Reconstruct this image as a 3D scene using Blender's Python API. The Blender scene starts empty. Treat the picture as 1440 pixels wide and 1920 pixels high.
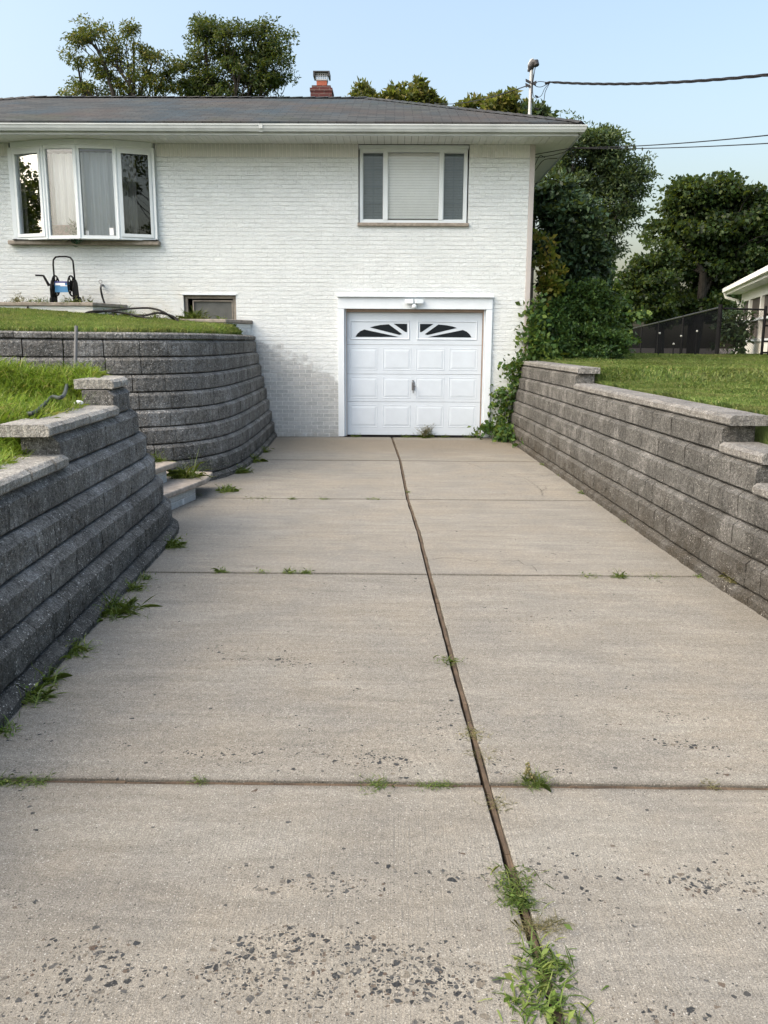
import bpy, bmesh, math, random
import numpy as np
from mathutils import Vector, Matrix, noise as mnoise
R=math.radians
rng=np.random.default_rng(7); random.seed(7)
scene=bpy.context.scene; COL=scene.collection
# ---------------------------------------------------------------- camera
H=1.7057
CR=np.array([.99994,.0108,.0055]); 
_w=np.array([-.00976,.98052,-.19617]); _w/=np.linalg.norm(_w)
_r0=np.cross(_w,[0,0,1.]); _r0/=np.linalg.norm(_r0); _u0=np.cross(_r0,_w)
ROLL=.0055
_r=math.cos(ROLL)*_r0+math.sin(ROLL)*_u0; _u=-math.sin(ROLL)*_r0+math.cos(ROLL)*_u0
cam=bpy.data.cameras.new('camera'); camo=bpy.data.objects.new('camera',cam); COL.objects.link(camo)
cam.sensor_fit='VERTICAL'; cam.sensor_height=36; cam.lens=1600/1920*36; cam.clip_start=.05; cam.clip_end=2000
camo.matrix_world=Matrix(((_r[0],_u[0],-_w[0],0),(_r[1],_u[1],-_w[1],0),(_r[2],_u[2],-_w[2],H),(0,0,0,1)))
scene.camera=camo
def at(px,py,Y):            # point at real depth Y seen at photo pixel
    d=_w*1600+_r*(px-720)-_u*(py-960); t=Y/d[1]; return (float(t*d[0]),float(Y),float(H+t*d[2]))
def gnd(px,py,z=0.0):
    d=_w*1600+_r*(px-720)-_u*(py-960); t=(z-H)/d[2]; return (float(t*d[0]),float(t*d[1]),float(z))
# ---------------------------------------------------------------- sky, sun, exposure
SUN_EL=R(46); SUN_AZ=R(-114)      # azimuth from +Y, negative = left
world=bpy.data.worlds.new('World'); scene.world=world; world.use_nodes=True
wn=world.node_tree.nodes; bg=wn['Background']
sky=wn.new('ShaderNodeTexSky'); sky.sky_type='NISHITA'; sky.sun_disc=False
sky.sun_elevation=SUN_EL; sky.sun_rotation=SUN_AZ; sky.air_density=1.45; sky.dust_density=6.5; sky.ozone_density=.9
world.node_tree.links.new(sky.outputs[0],bg.inputs[0]); bg.inputs[1].default_value=.135
sun=bpy.data.lights.new('sun','SUN'); suno=bpy.data.objects.new('sun',sun); COL.objects.link(suno)
sun.energy=1.35; sun.specular_factor=.2; sun.angle=R(110); sun.color=(1,.97,.93)
sd=Vector((math.sin(SUN_AZ)*math.cos(SUN_EL),math.cos(SUN_AZ)*math.cos(SUN_EL),math.sin(SUN_EL)))
suno.rotation_euler=sd.to_track_quat('Z','Y').to_euler(); suno.location=(-40,40,30)
vs=scene.view_settings; vs.view_transform='Standard'; vs.look='None'; vs.gamma=1; vs.exposure=1.28
scene.cycles.max_bounces=4; scene.cycles.diffuse_bounces=3; scene.cycles.glossy_bounces=2; scene.cycles.transmission_bounces=2; scene.cycles.transparent_max_bounces=10; scene.cycles.use_denoising=True
# ---------------------------------------------------------------- materials
class NT:
    def __init__(s,name):
        s.m=bpy.data.materials.new(name); s.m.use_nodes=True; s.t=s.m.node_tree; s.t.nodes.clear()
        s.out=s.t.nodes.new('ShaderNodeOutputMaterial'); s._tc=None
    def n(s,ty,props=None,**ins):
        nd=s.t.nodes.new('ShaderNode'+ty)
        for k,v in (props or {}).items(): setattr(nd,k,v)
        for k,v in ins.items(): s.put(nd,k,v)
        return nd
    def put(s,nd,k,v):
        if isinstance(k,str): k=k.replace('_',' ')
        if isinstance(k,str) and k.lstrip('i').isdigit() and k[0]=='i': k=int(k[1:])
        i=nd.inputs[k]
        if hasattr(v,'is_output'): s.t.links.new(v,i)
        else:
            if i.type=='RGBA' and len(v)==3: v=(*v,1)
            i.default_value=v
    def obj(s):
        if not s._tc: s._tc=s.n('NewGeometry').outputs['Position']
        return s._tc
    def mp(s,vec=None,sc=(1,1,1),loc=(0,0,0),rot=(0,0,0)):
        nd=s.n('Mapping'); s.put(nd,0,vec or s.obj()); nd.inputs[1].default_value=loc; nd.inputs[2].default_value=rot; nd.inputs[3].default_value=sc
        return nd.outputs[0]
    def noise(s,scale,detail=3,rough=.55,vec=None,dist=0):
        return s.n('TexNoise',Vector=vec or s.obj(),Scale=scale,Detail=detail,Roughness=rough,Distortion=dist).outputs[0]
    def vor(s,scale,vec=None,feature='F1',rand=1.0):
        return s.n('TexVoronoi',{'feature':feature},Vector=vec or s.obj(),Scale=scale,Randomness=rand)
    def ramp(s,fac,*stops,interp='LINEAR'):
        nd=s.n('ValToRGB'); s.put(nd,0,fac); e=nd.color_ramp.elements; nd.color_ramp.interpolation=interp
        while len(e)<len(stops): e.new(.5)
        for el,(p,c) in zip(e,stops):
            el.position=p; el.color=(c,c,c,1) if isinstance(c,(int,float)) else (*c,1)
        return nd.outputs[0]
    def mix(s,fac,a,b,blend='MIX'):
        nd=s.n('Mix',{'data_type':'RGBA','blend_type':blend}); s.put(nd,0,fac); s.put(nd,6,a); s.put(nd,7,b); return nd.outputs[2]
    def ma(s,op,a,b=0.0,c=None,clamp=False):
        nd=s.n('Math',{'operation':op,'use_clamp':clamp}); s.put(nd,0,a); s.put(nd,1,b)
        if c is not None: s.put(nd,2,c)
        return nd.outputs[0]
    def sep(s,vec=None):
        return s.n('SeparateXYZ',Vector=vec or s.obj()).outputs
    def comb(s,x,y,z=0.0):
        nd=s.n('CombineXYZ'); s.put(nd,0,x); s.put(nd,1,y); s.put(nd,2,z); return nd.outputs[0]
    def island(s): return s.n('NewGeometry').outputs['Random Per Island']
    def smooth(s,v,a,b):
        nd=s.n('MapRange',{'interpolation_type':'SMOOTHSTEP'}); s.put(nd,0,v); s.put(nd,1,a); s.put(nd,2,b); return nd.outputs[0]
    def bump(s,h,strength=.5,dist=.01,nrm=None):
        nd=s.n('Bump',Strength=strength,Distance=dist,Height=h)
        if nrm: s.put(nd,'Normal',nrm)
        return nd.outputs[0]
    def bsdf(s,col,rough=.8,normal=None,metal=0.0,spec=.3,**kw):
        nd=s.n('BsdfPrincipled'); s.put(nd,'Base Color',col); s.put(nd,'Roughness',rough); s.put(nd,'Metallic',metal); s.put(nd,'Specular IOR Level',spec)
        if normal: s.put(nd,'Normal',normal)
        for k,v in kw.items(): s.put(nd,k.replace('_',' '),v)
        s.t.links.new(nd.outputs[0],s.out.inputs[0]); return s.m
    def surf(s,sock): s.t.links.new(sock,s.out.inputs[0]); return s.m

def m_plain(name,col,rough=.6,metal=0.0,var=.12,scale=6,spec=.3):
    t=NT(name); n=t.noise(scale,5,.6); c=t.mix(t.ramp(n,(.3,0),(.7,1)),tuple(x*(1-var) for x in col),tuple(min(1,x*(1+var)) for x in col))
    return t.bsdf(c,rough,t.bump(t.noise(40,3),.08,.004),metal,spec)

def m_concrete():
    t=NT('driveway concrete'); o=t.obj(); x,y,z=t.sep(); isl=t.island()
    c=t.mix(t.ramp(t.noise(.9,5,.6,dist=.3),(.38,0),(.62,1)),(.325,.306,.275),(.362,.328,.278))
    c=t.mix(t.ramp(t.noise(2.3,5,.65,vec=t.mp(loc=(7,3,0))),(.46,0),(.72,.75)),c,(.285,.272,.252))
    c=t.mix(t.ramp(t.noise(3.1,5,.65,vec=t.mp(loc=(1,9,4))),(.52,0),(.75,.6)),c,(.375,.338,.285))
    c=t.mix(1.0,c,t.ramp(isl,(0,.95),(1,1.05)),'MULTIPLY')
    st=t.noise(5,5,.65,vec=t.mp(sc=(.35,2.6,1)),dist=.6)
    c=t.mix(.5,c,t.ramp(st,(.28,.70),(.72,1.28)),'MULTIPLY')
    c=t.mix(t.ma('MULTIPLY',t.ramp(t.noise(1.6,6,.7,vec=t.mp(loc=(2,5,1),sc=(.6,2.2,1)),dist=.7),(.5,0),(.66,1)),.5),c,(.44,.42,.375)); c=t.mix(t.ma('MULTIPLY',t.ramp(t.noise(1.1,5,.7,vec=t.mp(loc=(9,1,6))),(.55,0),(.7,1)),.4),c,(.255,.24,.215))
    far=t.ma('MULTIPLY',t.smooth(y,12.6,14.2),t.ma('SUBTRACT',1.0,t.smooth(t.ma('ADD',y,t.ma('MULTIPLY',t.noise(1.2,2),.25)),15.12,15.2)))
    c=t.mix(t.ma('MULTIPLY',far,.6),c,(.29,.245,.19))
    # dirt along slab joints and wall feet
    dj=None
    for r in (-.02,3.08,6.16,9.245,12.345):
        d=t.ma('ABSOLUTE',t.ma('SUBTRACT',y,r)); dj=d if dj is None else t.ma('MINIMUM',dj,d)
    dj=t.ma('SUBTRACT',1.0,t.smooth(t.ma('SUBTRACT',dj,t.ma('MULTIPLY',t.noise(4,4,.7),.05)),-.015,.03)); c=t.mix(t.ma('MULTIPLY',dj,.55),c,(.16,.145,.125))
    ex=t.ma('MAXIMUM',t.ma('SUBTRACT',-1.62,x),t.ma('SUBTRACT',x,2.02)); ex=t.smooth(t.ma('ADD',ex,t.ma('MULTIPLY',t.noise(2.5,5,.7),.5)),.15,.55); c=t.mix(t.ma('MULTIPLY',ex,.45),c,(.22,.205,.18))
    fine=t.noise(150,3,.75); c=t.mix(.9,c,t.ramp(fine,(.3,.52),(.7,1.5)),'MULTIPLY'); c=t.mix(.6,c,t.ramp(t.noise(320,1),(.35,.55),(.65,1.45)),'MULTIPLY')
    mid=t.noise(34,5,.72); c=t.mix(.7,c,t.ramp(mid,(.3,.72),(.7,1.26)),'MULTIPLY')
    v=t.vor(150); sp=t.ma('MULTIPLY',t.ma('GREATER_THAN',t.sep(v.outputs['Color'])[0],.93),t.ma('LESS_THAN',v.outputs['Distance'],.36))
    c=t.mix(t.ma('MULTIPLY',sp,.7),c,(.72,.70,.66))
    # small dark pinholes everywhere
    v=t.vor(95,vec=t.mp(loc=(.3,.7,0))); cs=t.sep(v.outputs['Color']); pin=t.ma('MULTIPLY',t.ma('LESS_THAN',cs[0],t.ma('MULTIPLY',t.ramp(t.noise(1.1,4),(.4,.0),(.7,1)),.16)),t.ma('LESS_THAN',v.outputs['Distance'],t.ma('MULTIPLY',cs[1],.34)))
    c=t.mix(t.ma('MULTIPLY',pin,.8),c,(.07,.068,.065))
    wob=t.n('VectorMath',{'operation':'MULTIPLY_ADD'}); t.put(wob,0,t.n('TexNoise',Vector=o,Scale=60.0,Detail=3.0).outputs['Color']); t.put(wob,1,(.010,.010,0)); t.put(wob,2,o)
    worn=t.noise(1.9,6,.68,vec=t.mp(loc=(3.1,1.7,0),sc=(.75,1.35,1)),dist=.8)
    near=t.ma('SUBTRACT',1.0,t.smooth(y,1.9,3.4))
    row=t.ma('MULTIPLY',t.smooth(y,3.1,3.16),t.ma('SUBTRACT',1.0,t.smooth(y,3.3,3.62)))
    patch=t.ma('ADD',worn,t.ma('ADD',t.ma('MULTIPLY',near,.06),t.ma('MULTIPLY',row,.09)))
    def ell(cx,cy,rx,ry,k):
        a=t.ma('POWER',t.ma('DIVIDE',t.ma('SUBTRACT',x,cx),rx),2.0); b=t.ma('POWER',t.ma('DIVIDE',t.ma('SUBTRACT',y,cy),ry),2.0)
        return t.ma('MULTIPLY',t.ma('SUBTRACT',1.0,t.ma('ADD',a,b),clamp=True),k)
    for e in ((-.22,2.08,.42,.24,.22),(-.88,2.05,.34,.26,.17),(-.20,2.42,.34,.10,.17),(1.0,2.55,.45,.2,.09),(.85,1.95,.35,.3,.05),(-.3,4.35,.45,.12,.14),(-.45,3.28,.8,.12,.10),(.15,2.0,.25,.25,.10)):
        patch=t.ma('ADD',patch,ell(*e))
    thr=t.smooth(patch,.565,.885)
    c=t.mix(t.ma('MULTIPLY',thr,.5),c,(.47,.43,.365))
    c=t.mix(t.ma('MULTIPLY',thr,.9),c,t.ramp(t.noise(70,4,.8),(.32,.55),(.68,1.35)),'MULTIPLY')
    hs=None
    for sc,k,lo in ((44,.66,.08),(78,.68,.08),(150,.5,.09)):
        vc=t.vor(sc,vec=wob.outputs[0]); ve=t.vor(sc,vec=wob.outputs[0],feature='DISTANCE_TO_EDGE'); cs=t.sep(vc.outputs['Color'])
        sel=t.ma('LESS_THAN',cs[0],t.ma('MULTIPLY',thr,k)); e=t.ma('SUBTRACT',ve.outputs['Distance'],t.ma('ADD',lo,t.ma('MULTIPLY',cs[1],.16)))
        m=t.ma('MULTIPLY',sel,t.smooth(e,0.0,.035)); rim=t.ma('MULTIPLY',sel,t.ma('SUBTRACT',1.0,t.smooth(t.ma('ABSOLUTE',e),.0,.05)))
        c=t.mix(t.ma('MULTIPLY',rim,.55),c,(.16,.14,.115))
        sc_=t.ramp(cs[2],(0,(.02,.025,.032)),(.5,(.05,.058,.068)),(.76,(.12,.12,.12)),(.88,(.25,.22,.18)),(1,(.10,.065,.05)))
        c=t.mix(t.ma('MULTIPLY',m,.93),c,t.mix(.6,sc_,t.ramp(t.noise(110,3,.7),(.3,.6),(.7,1.5)),'MULTIPLY'))
        hh=t.ma('SUBTRACT',t.ma('MULTIPLY',m,.5),t.ma('MULTIPLY',rim,.9)); hs=hh if hs is None else t.ma('ADD',hs,hh)
    v2=t.vor(26,vec=wob.outputs[0]); c2=t.sep(v2.outputs['Color'])
    a=t.ma('MULTIPLY',t.ma('LESS_THAN',c2[0],t.ma('ADD',.018,t.ma('MULTIPLY',t.ma('SUBTRACT',1.0,t.smooth(y,1.8,4.2)),.05))),t.ma('LESS_THAN',v2.outputs['Distance'],t.ma('MULTIPLY',c2[1],.25)))
    c=t.mix(t.ma('MULTIPLY',a,.9),c,(.06,.062,.066))
    c=t.mix(1.0,c,(.59,.595,.58),'MULTIPLY')
    h=t.ma('ADD',t.ma('MULTIPLY',fine,.7),t.ma('MULTIPLY',mid,.9))
    broom=t.noise(1,2,.5,vec=t.mp(sc=(130,1.2,1)))
    h=t.ma('ADD',h,t.ma('MULTIPLY',t.ma('MULTIPLY',broom,.5),t.ma('SUBTRACT',1.0,t.smooth(y,2.7,3.3))))
    return t.bsdf(c,.92,t.bump(h,.75,.007),0,.2)

def m_block(name,dark,mid,eff,speck,moss=None,sp_amt=.8,streak=.55):
    t=NT(name); isl=t.island(); x,y,z=t.sep()
    n=t.noise(30,6,.75); c=t.mix(t.ramp(n,(.36,0),(.64,1)),dark,mid)
    c=t.mix(1.0,c,t.ramp(isl,(0,.84),(1,1.14)),'MULTIPLY')
    n2=t.noise(4,5,.7); c=t.mix(.8,c,t.ramp(n2,(.3,.65),(.7,1.3)),'MULTIPLY')
    e=t.ma('MULTIPLY',t.ramp(t.noise(2.6,4,.6),(.5,0),(.66,1)),t.ramp(t.noise(40,4,.75),(.4,.05),(.6,1)))
    c=t.mix(t.ma('MULTIPLY',e,.6),c,eff)
    st=t.noise(3,4,.65,vec=t.mp(sc=(11,11,.7))); c=t.mix(streak,c,t.ramp(st,(.32,.55),(.65,1.2)),'MULTIPLY')
    if moss:
        k=t.ma('MULTIPLY',t.ma('SUBTRACT',1.0,t.smooth(t.ma('ADD',z,t.ma('MULTIPLY',t.noise(2,3),.5)),.25,.85)),t.ramp(t.noise(5,5,.7),(.3,.25),(.6,1)))
        c=t.mix(t.ma('MULTIPLY',k,.8),c,moss)
    g=t.noise(130,2,.8); c=t.mix(.9,c,t.ramp(g,(.33,.45),(.5,1.0),(.67,1.7)),'MULTIPLY')
    sp=None
    for sc,th,r in ((80,.80,.40),(150,.84,.42)):
        v=t.vor(sc); cs=t.sep(v.outputs['Color']); a=t.ma('MULTIPLY',t.ma('GREATER_THAN',cs[0],th),t.ma('LESS_THAN',v.outputs['Distance'],t.ma('MULTIPLY',cs[1],r))); sp=a if sp is None else t.ma('MAXIMUM',sp,a)
    sp=t.ma('MULTIPLY',sp,t.ramp(t.noise(7,4),(.38,.2),(.6,1)))
    c=t.mix(t.ma('MULTIPLY',sp,sp_amt),c,speck)
    h=t.ma('ADD',t.noise(60,6,.8),t.ma('ADD',t.ma('MULTIPLY',t.vor(40).outputs['Distance'],.7),t.ma('MULTIPLY',g,.3)))
    return t.bsdf(c,.95,t.bump(h,1.0,.016),0,.12)

def m_brick():
    t=NT('painted split brick'); x,y,z=t.sep()
    wx=t.ma('ADD',x,t.ma('MULTIPLY',t.noise(9,2),.008)); wz=t.ma('ADD',z,t.ma('MULTIPLY',t.noise(7,2,vec=t.mp(loc=(4,0,0))),.007))
    b=t.n('TexBrick',{'offset':.5},Vector=t.comb(wx,wz,0.0),Scale=1.0)
    for k,v in (('Color1',(0,0,0)),('Color2',(1,1,1)),('Mortar',(.5,.5,.5)),('Mortar Size',.0055),('Mortar Smooth',.35),('Bias',0.0),('Brick Width',.2095),('Row Height',.0712)): t.put(b,k,v)
    fb=b.outputs['Fac']; rowl=t.ma('SUBTRACT',1.0,t.smooth(t.ma('ABSOLUTE',t.ma('SUBTRACT',t.ma('PINGPONG',t.ma('ADD',wz,.0712*.5),.0356),.0356)),.001,.007)); rowl=t.ma('MULTIPLY',rowl,t.ramp(t.noise(2.4,5,.7,vec=t.mp(sc=(1,1,7))),(.40,.12),(.62,1))); fac=t.ma('MAXIMUM',rowl,t.ma('MULTIPLY',fb,.38)); rnd=t.sep(b.outputs['Color'])[0]
    rough=t.noise(24,6,.74,vec=t.mp(sc=(.62,1,1.5),rot=(0,R(38),0)),dist=1.2)
    h=t.ma('ADD',t.ma('MULTIPLY',fac,-.85),t.ma('ADD',t.ma('MULTIPLY',rough,1.35),t.ma('MULTIPLY',rnd,.25)))
    white=t.mix(t.ramp(t.noise(1.1,4),(.35,0),(.7,1)),(.73,.785,.80),(.80,.85,.865))
    white=t.mix(t.ma('MULTIPLY',t.ramp(rough,(.30,1),(.5,0)),.7),white,(.50,.54,.555))
    white=t.mix(t.ma('MULTIPLY',t.ramp(rnd,(.0,.22),(1,.0)),1.0),white,(.54,.57,.58))
    cream=t.ma('MULTIPLY',t.ma('MULTIPLY',t.ma('SUBTRACT',1.0,t.smooth(z,2.0,2.9)),t.ma('SUBTRACT',1.0,t.smooth(x,-3.4,-2.6))),t.ramp(t.noise(2.2,4),(.36,.0),(.66,.6)))
    white=t.mix(cream,white,(.58,.52,.38))
    # bare grey bricks with pale mortar beside the retaining wall
    lim=t.ma('SUBTRACT',1.66,t.ma('MULTIPLY',t.ma('ADD',x,2.2),.52))
    k=t.ma('SUBTRACT',t.ma('ADD',lim,t.ma('MULTIPLY',t.ma('SUBTRACT',t.noise(2.4,5,.62),.5),1.1)),z)
    k=t.ma('MULTIPLY',t.smooth(k,-.04,.12),t.ma('MULTIPLY',t.smooth(x,-2.9,-2.4),t.ma('SUBTRACT',1.0,t.smooth(x,-.95,-.9))))
    k=t.ma('MULTIPLY',k,t.ramp(t.ma('ADD',rnd,t.ma('MULTIPLY',t.noise(3,4,.7),.9)),(.3,.25),(.62,1)))
    bare=t.mix(rnd,(.26,.285,.295),(.42,.445,.45)); bare=t.mix(t.ramp(t.noise(22,5,.7),(.38,0),(.72,.7)),bare,(.58,.60,.60))
    col=t.mix(t.ma('MULTIPLY',k,.88),white,bare)
    mort=t.mix(t.ma('MULTIPLY',k,.6),(.74,.77,.775),(.76,.77,.76)); col=t.mix(t.ma('MULTIPLY',t.mix(k,fac,fb),t.mix(k,(.30,)*3,(.9,)*3)),col,mort)
    splash=t.ma('MULTIPLY',t.ma('SUBTRACT',1.0,t.smooth(z,.0,.22)),t.ramp(t.noise(6,4),(.35,.1),(.7,.75))); col=t.mix(splash,col,(.40,.39,.36))
    return t.bsdf(col,.75,t.bump(h,.9,.02),0,.25)

def m_soldier():
    t=NT('painted soldier brick'); x,y,z=t.sep()
    b=t.n('TexBrick',{'offset':0.0},Vector=t.comb(x,t.ma('ADD',z,.03),0.0),Scale=1.0)
    for k,v in (('Color1',(0,0,0)),('Color2',(1,1,1)),('Mortar',(.5,.5,.5)),('Mortar Size',.005),('Mortar Smooth',.3),('Brick Width',.0712),('Row Height',.4)): t.put(b,k,v)
    r=t.noise(24,5,.66,dist=.5); h=t.ma('ADD',t.ma('MULTIPLY',b.outputs['Fac'],-.7),t.ma('MULTIPLY',r,.6))
    c=t.mix(t.ramp(t.noise(3,3),(.3,0),(.7,1)),(.58,.60,.59),(.66,.68,.67)); c=t.mix(b.outputs['Fac'],c,(.82,.82,.81))
    return t.bsdf(c,.75,t.bump(h,.9,.015),0,.25)

def m_redbrick():
    t=NT('dark red brick'); x,y,z=t.sep()
    b=t.n('TexBrick',Vector=t.comb(t.ma('ADD',x,y),z,0.0),Scale=1.0)
    for k,v in (('Color1',(.13,.035,.03)),('Color2',(.075,.024,.024)),('Mortar',(.2,.17,.15)),('Mortar Size',.006),('Brick Width',.21),('Row Height',.072)): t.put(b,k,v)
    return t.bsdf(t.mix(t.noise(14,4),b.outputs['Color'],(.06,.03,.03)),.9,t.bump(b.outputs['Fac'],-.6,.01))

def m_shingle(axis):
    t=NT('asphalt shingle'); x,y,z=t.sep(); a=x if axis=='x' else y
    b=t.n('TexBrick',{'offset':.5},Vector=t.comb(t.ma('ADD',a,t.ma('MULTIPLY',t.noise(5,2),.02)),t.ma('MULTIPLY',z,3.02),0.0),Scale=1.0)
    for k,v in (('Color1',(0,0,0)),('Color2',(1,1,1)),('Mortar',(.5,.5,.5)),('Mortar Size',.008),('Mortar Smooth',.2),('Brick Width',.31),('Row Height',.145)): t.put(b,k,v)
    rnd=t.sep(b.outputs['Color'])[0]
    c=t.mix(rnd,(.031,.036,.038),(.058,.063,.063))
    c=t.mix(t.ramp(t.noise(.55,3),(.45,0),(.68,.6)),c,(.072,.054,.044))
    c=t.mix(t.ramp(t.noise(.8,3,vec=t.mp(loc=(5,2,9))),(.52,0),(.68,.6)),c,(.028,.052,.07))
    c=t.mix(t.ramp(t.noise(.9,3,vec=t.mp(loc=(15,2,1))),(.58,0),(.7,.4)),c,(.045,.055,.036))
    c=t.mix(.6,c,t.ramp(t.noise(90,3,.7),(.3,.6),(.7,1.4)),'MULTIPLY')
    c=t.mix(t.ma('MULTIPLY',b.outputs['Fac'],.9),c,(.025,.025,.026))
    h=t.ma('ADD',t.ma('MULTIPLY',b.outputs['Fac'],-1.0),t.ma('ADD',t.ma('MULTIPLY',rnd,.5),t.ma('MULTIPLY',t.noise(90,3),.3)))
    return t.bsdf(c,.92,t.bump(h,.8,.015),0,.2)

def m_leaf(name,stops,trans=.35,rough=.5,dry=None):
    t=NT(name); isl=t.island(); c=t.ramp(isl,*stops); c=t.mix(.75,c,t.ramp(t.noise(.8,4,.65),(.3,.55),(.7,1.5)),'MULTIPLY')
    if dry: c=t.mix(t.ramp(t.noise(1.7,5,.65,vec=t.mp(loc=(3,3,3))),(.5,0),(.72,.75)),c,dry)
    d=t.n('BsdfPrincipled'); t.put(d,'Base Color',c); t.put(d,'Roughness',rough); t.put(d,'Specular IOR Level',.25)
    tr=t.n('BsdfTranslucent'); t.put(tr,0,t.mix(.4,c,(.32,.40,.04),'MIX'))
    mx=t.n('MixShader'); t.put(mx,0,trans); t.put(mx,1,d.outputs[0]); t.put(mx,2,tr.outputs[0]); return t.surf(mx.outputs[0])

def m_bark(name,a,b):
    t=NT(name); n=t.noise(9,5,.65,vec=t.mp(sc=(3,3,.5))); return t.bsdf(t.mix(t.ramp(n,(.35,0),(.65,1)),a,b),.95,t.bump(n,.8,.02))

def m_lawn(name,a,b,dry):
    t=NT(name); c=t.mix(t.ramp(t.noise(7,5,.7),(.3,0),(.7,1)),a,b); c=t.mix(t.ramp(t.noise(1.3,4),(.52,0),(.72,.7)),c,dry)
    c=t.mix(.8,c,t.ramp(t.noise(60,4,.8),(.3,.5),(.7,1.5)),'MULTIPLY'); return t.bsdf(c,.95,t.bump(t.noise(60,4,.8),1,.03),0,.1)

def m_glass(name,tint=(.985,.99,.988),refl=1.0):
    t=NT(name); fr=t.n('Fresnel',IOR=1.5).outputs[0]; f=t.ma('ADD',t.ma('MULTIPLY',fr,1.0*refl),.01,clamp=True)
    a=t.n('BsdfTransparent'); t.put(a,0,tint); g=t.n('BsdfGlossy',Roughness=.004); t.put(g,0,(1,1,1))
    t.put(g,'Normal',t.bump(t.noise(1.1,1),.03,.02))
    mx=t.n('MixShader'); t.put(mx,0,f); t.put(mx,1,a.outputs[0]); t.put(mx,2,g.outputs[0]); return t.surf(mx.outputs[0])

def m_sheer(name,col,al):
    t=NT(name); x,y,z=t.sep(); n=t.noise(1,3,vec=t.mp(sc=(22,22,.5)))
    d=t.n('BsdfDiffuse'); t.put(d,0,t.mix(t.ramp(n,(.3,0),(.7,1)),tuple(k*.8 for k in col),col)); tr=t.n('BsdfTransparent')
    mx=t.n('MixShader'); t.put(mx,0,al); t.put(mx,1,tr.outputs[0]); t.put(mx,2,d.outputs[0]); return t.surf(mx.outputs[0])

def m_mesh(name,col,cell,wire,diag=True):
    t=NT(name); x,y,z=t.sep(); w=t.ma('ADD',x,y)
    a,b=(t.ma('ADD',w,z),t.ma('SUBTRACT',w,z)) if diag else (w,z)
    def ln(v): return t.ma('LESS_THAN',t.ma('PINGPONG',v,cell),wire)
    k=t.ma('MAXIMUM',ln(a),ln(b)); d=t.n('BsdfDiffuse'); t.put(d,0,col); tr=t.n('BsdfTransparent')
    mx=t.n('MixShader'); t.put(mx,0,k); t.put(mx,1,tr.outputs[0]); t.put(mx,2,d.outputs[0]); return t.surf(mx.outputs[0])

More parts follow.
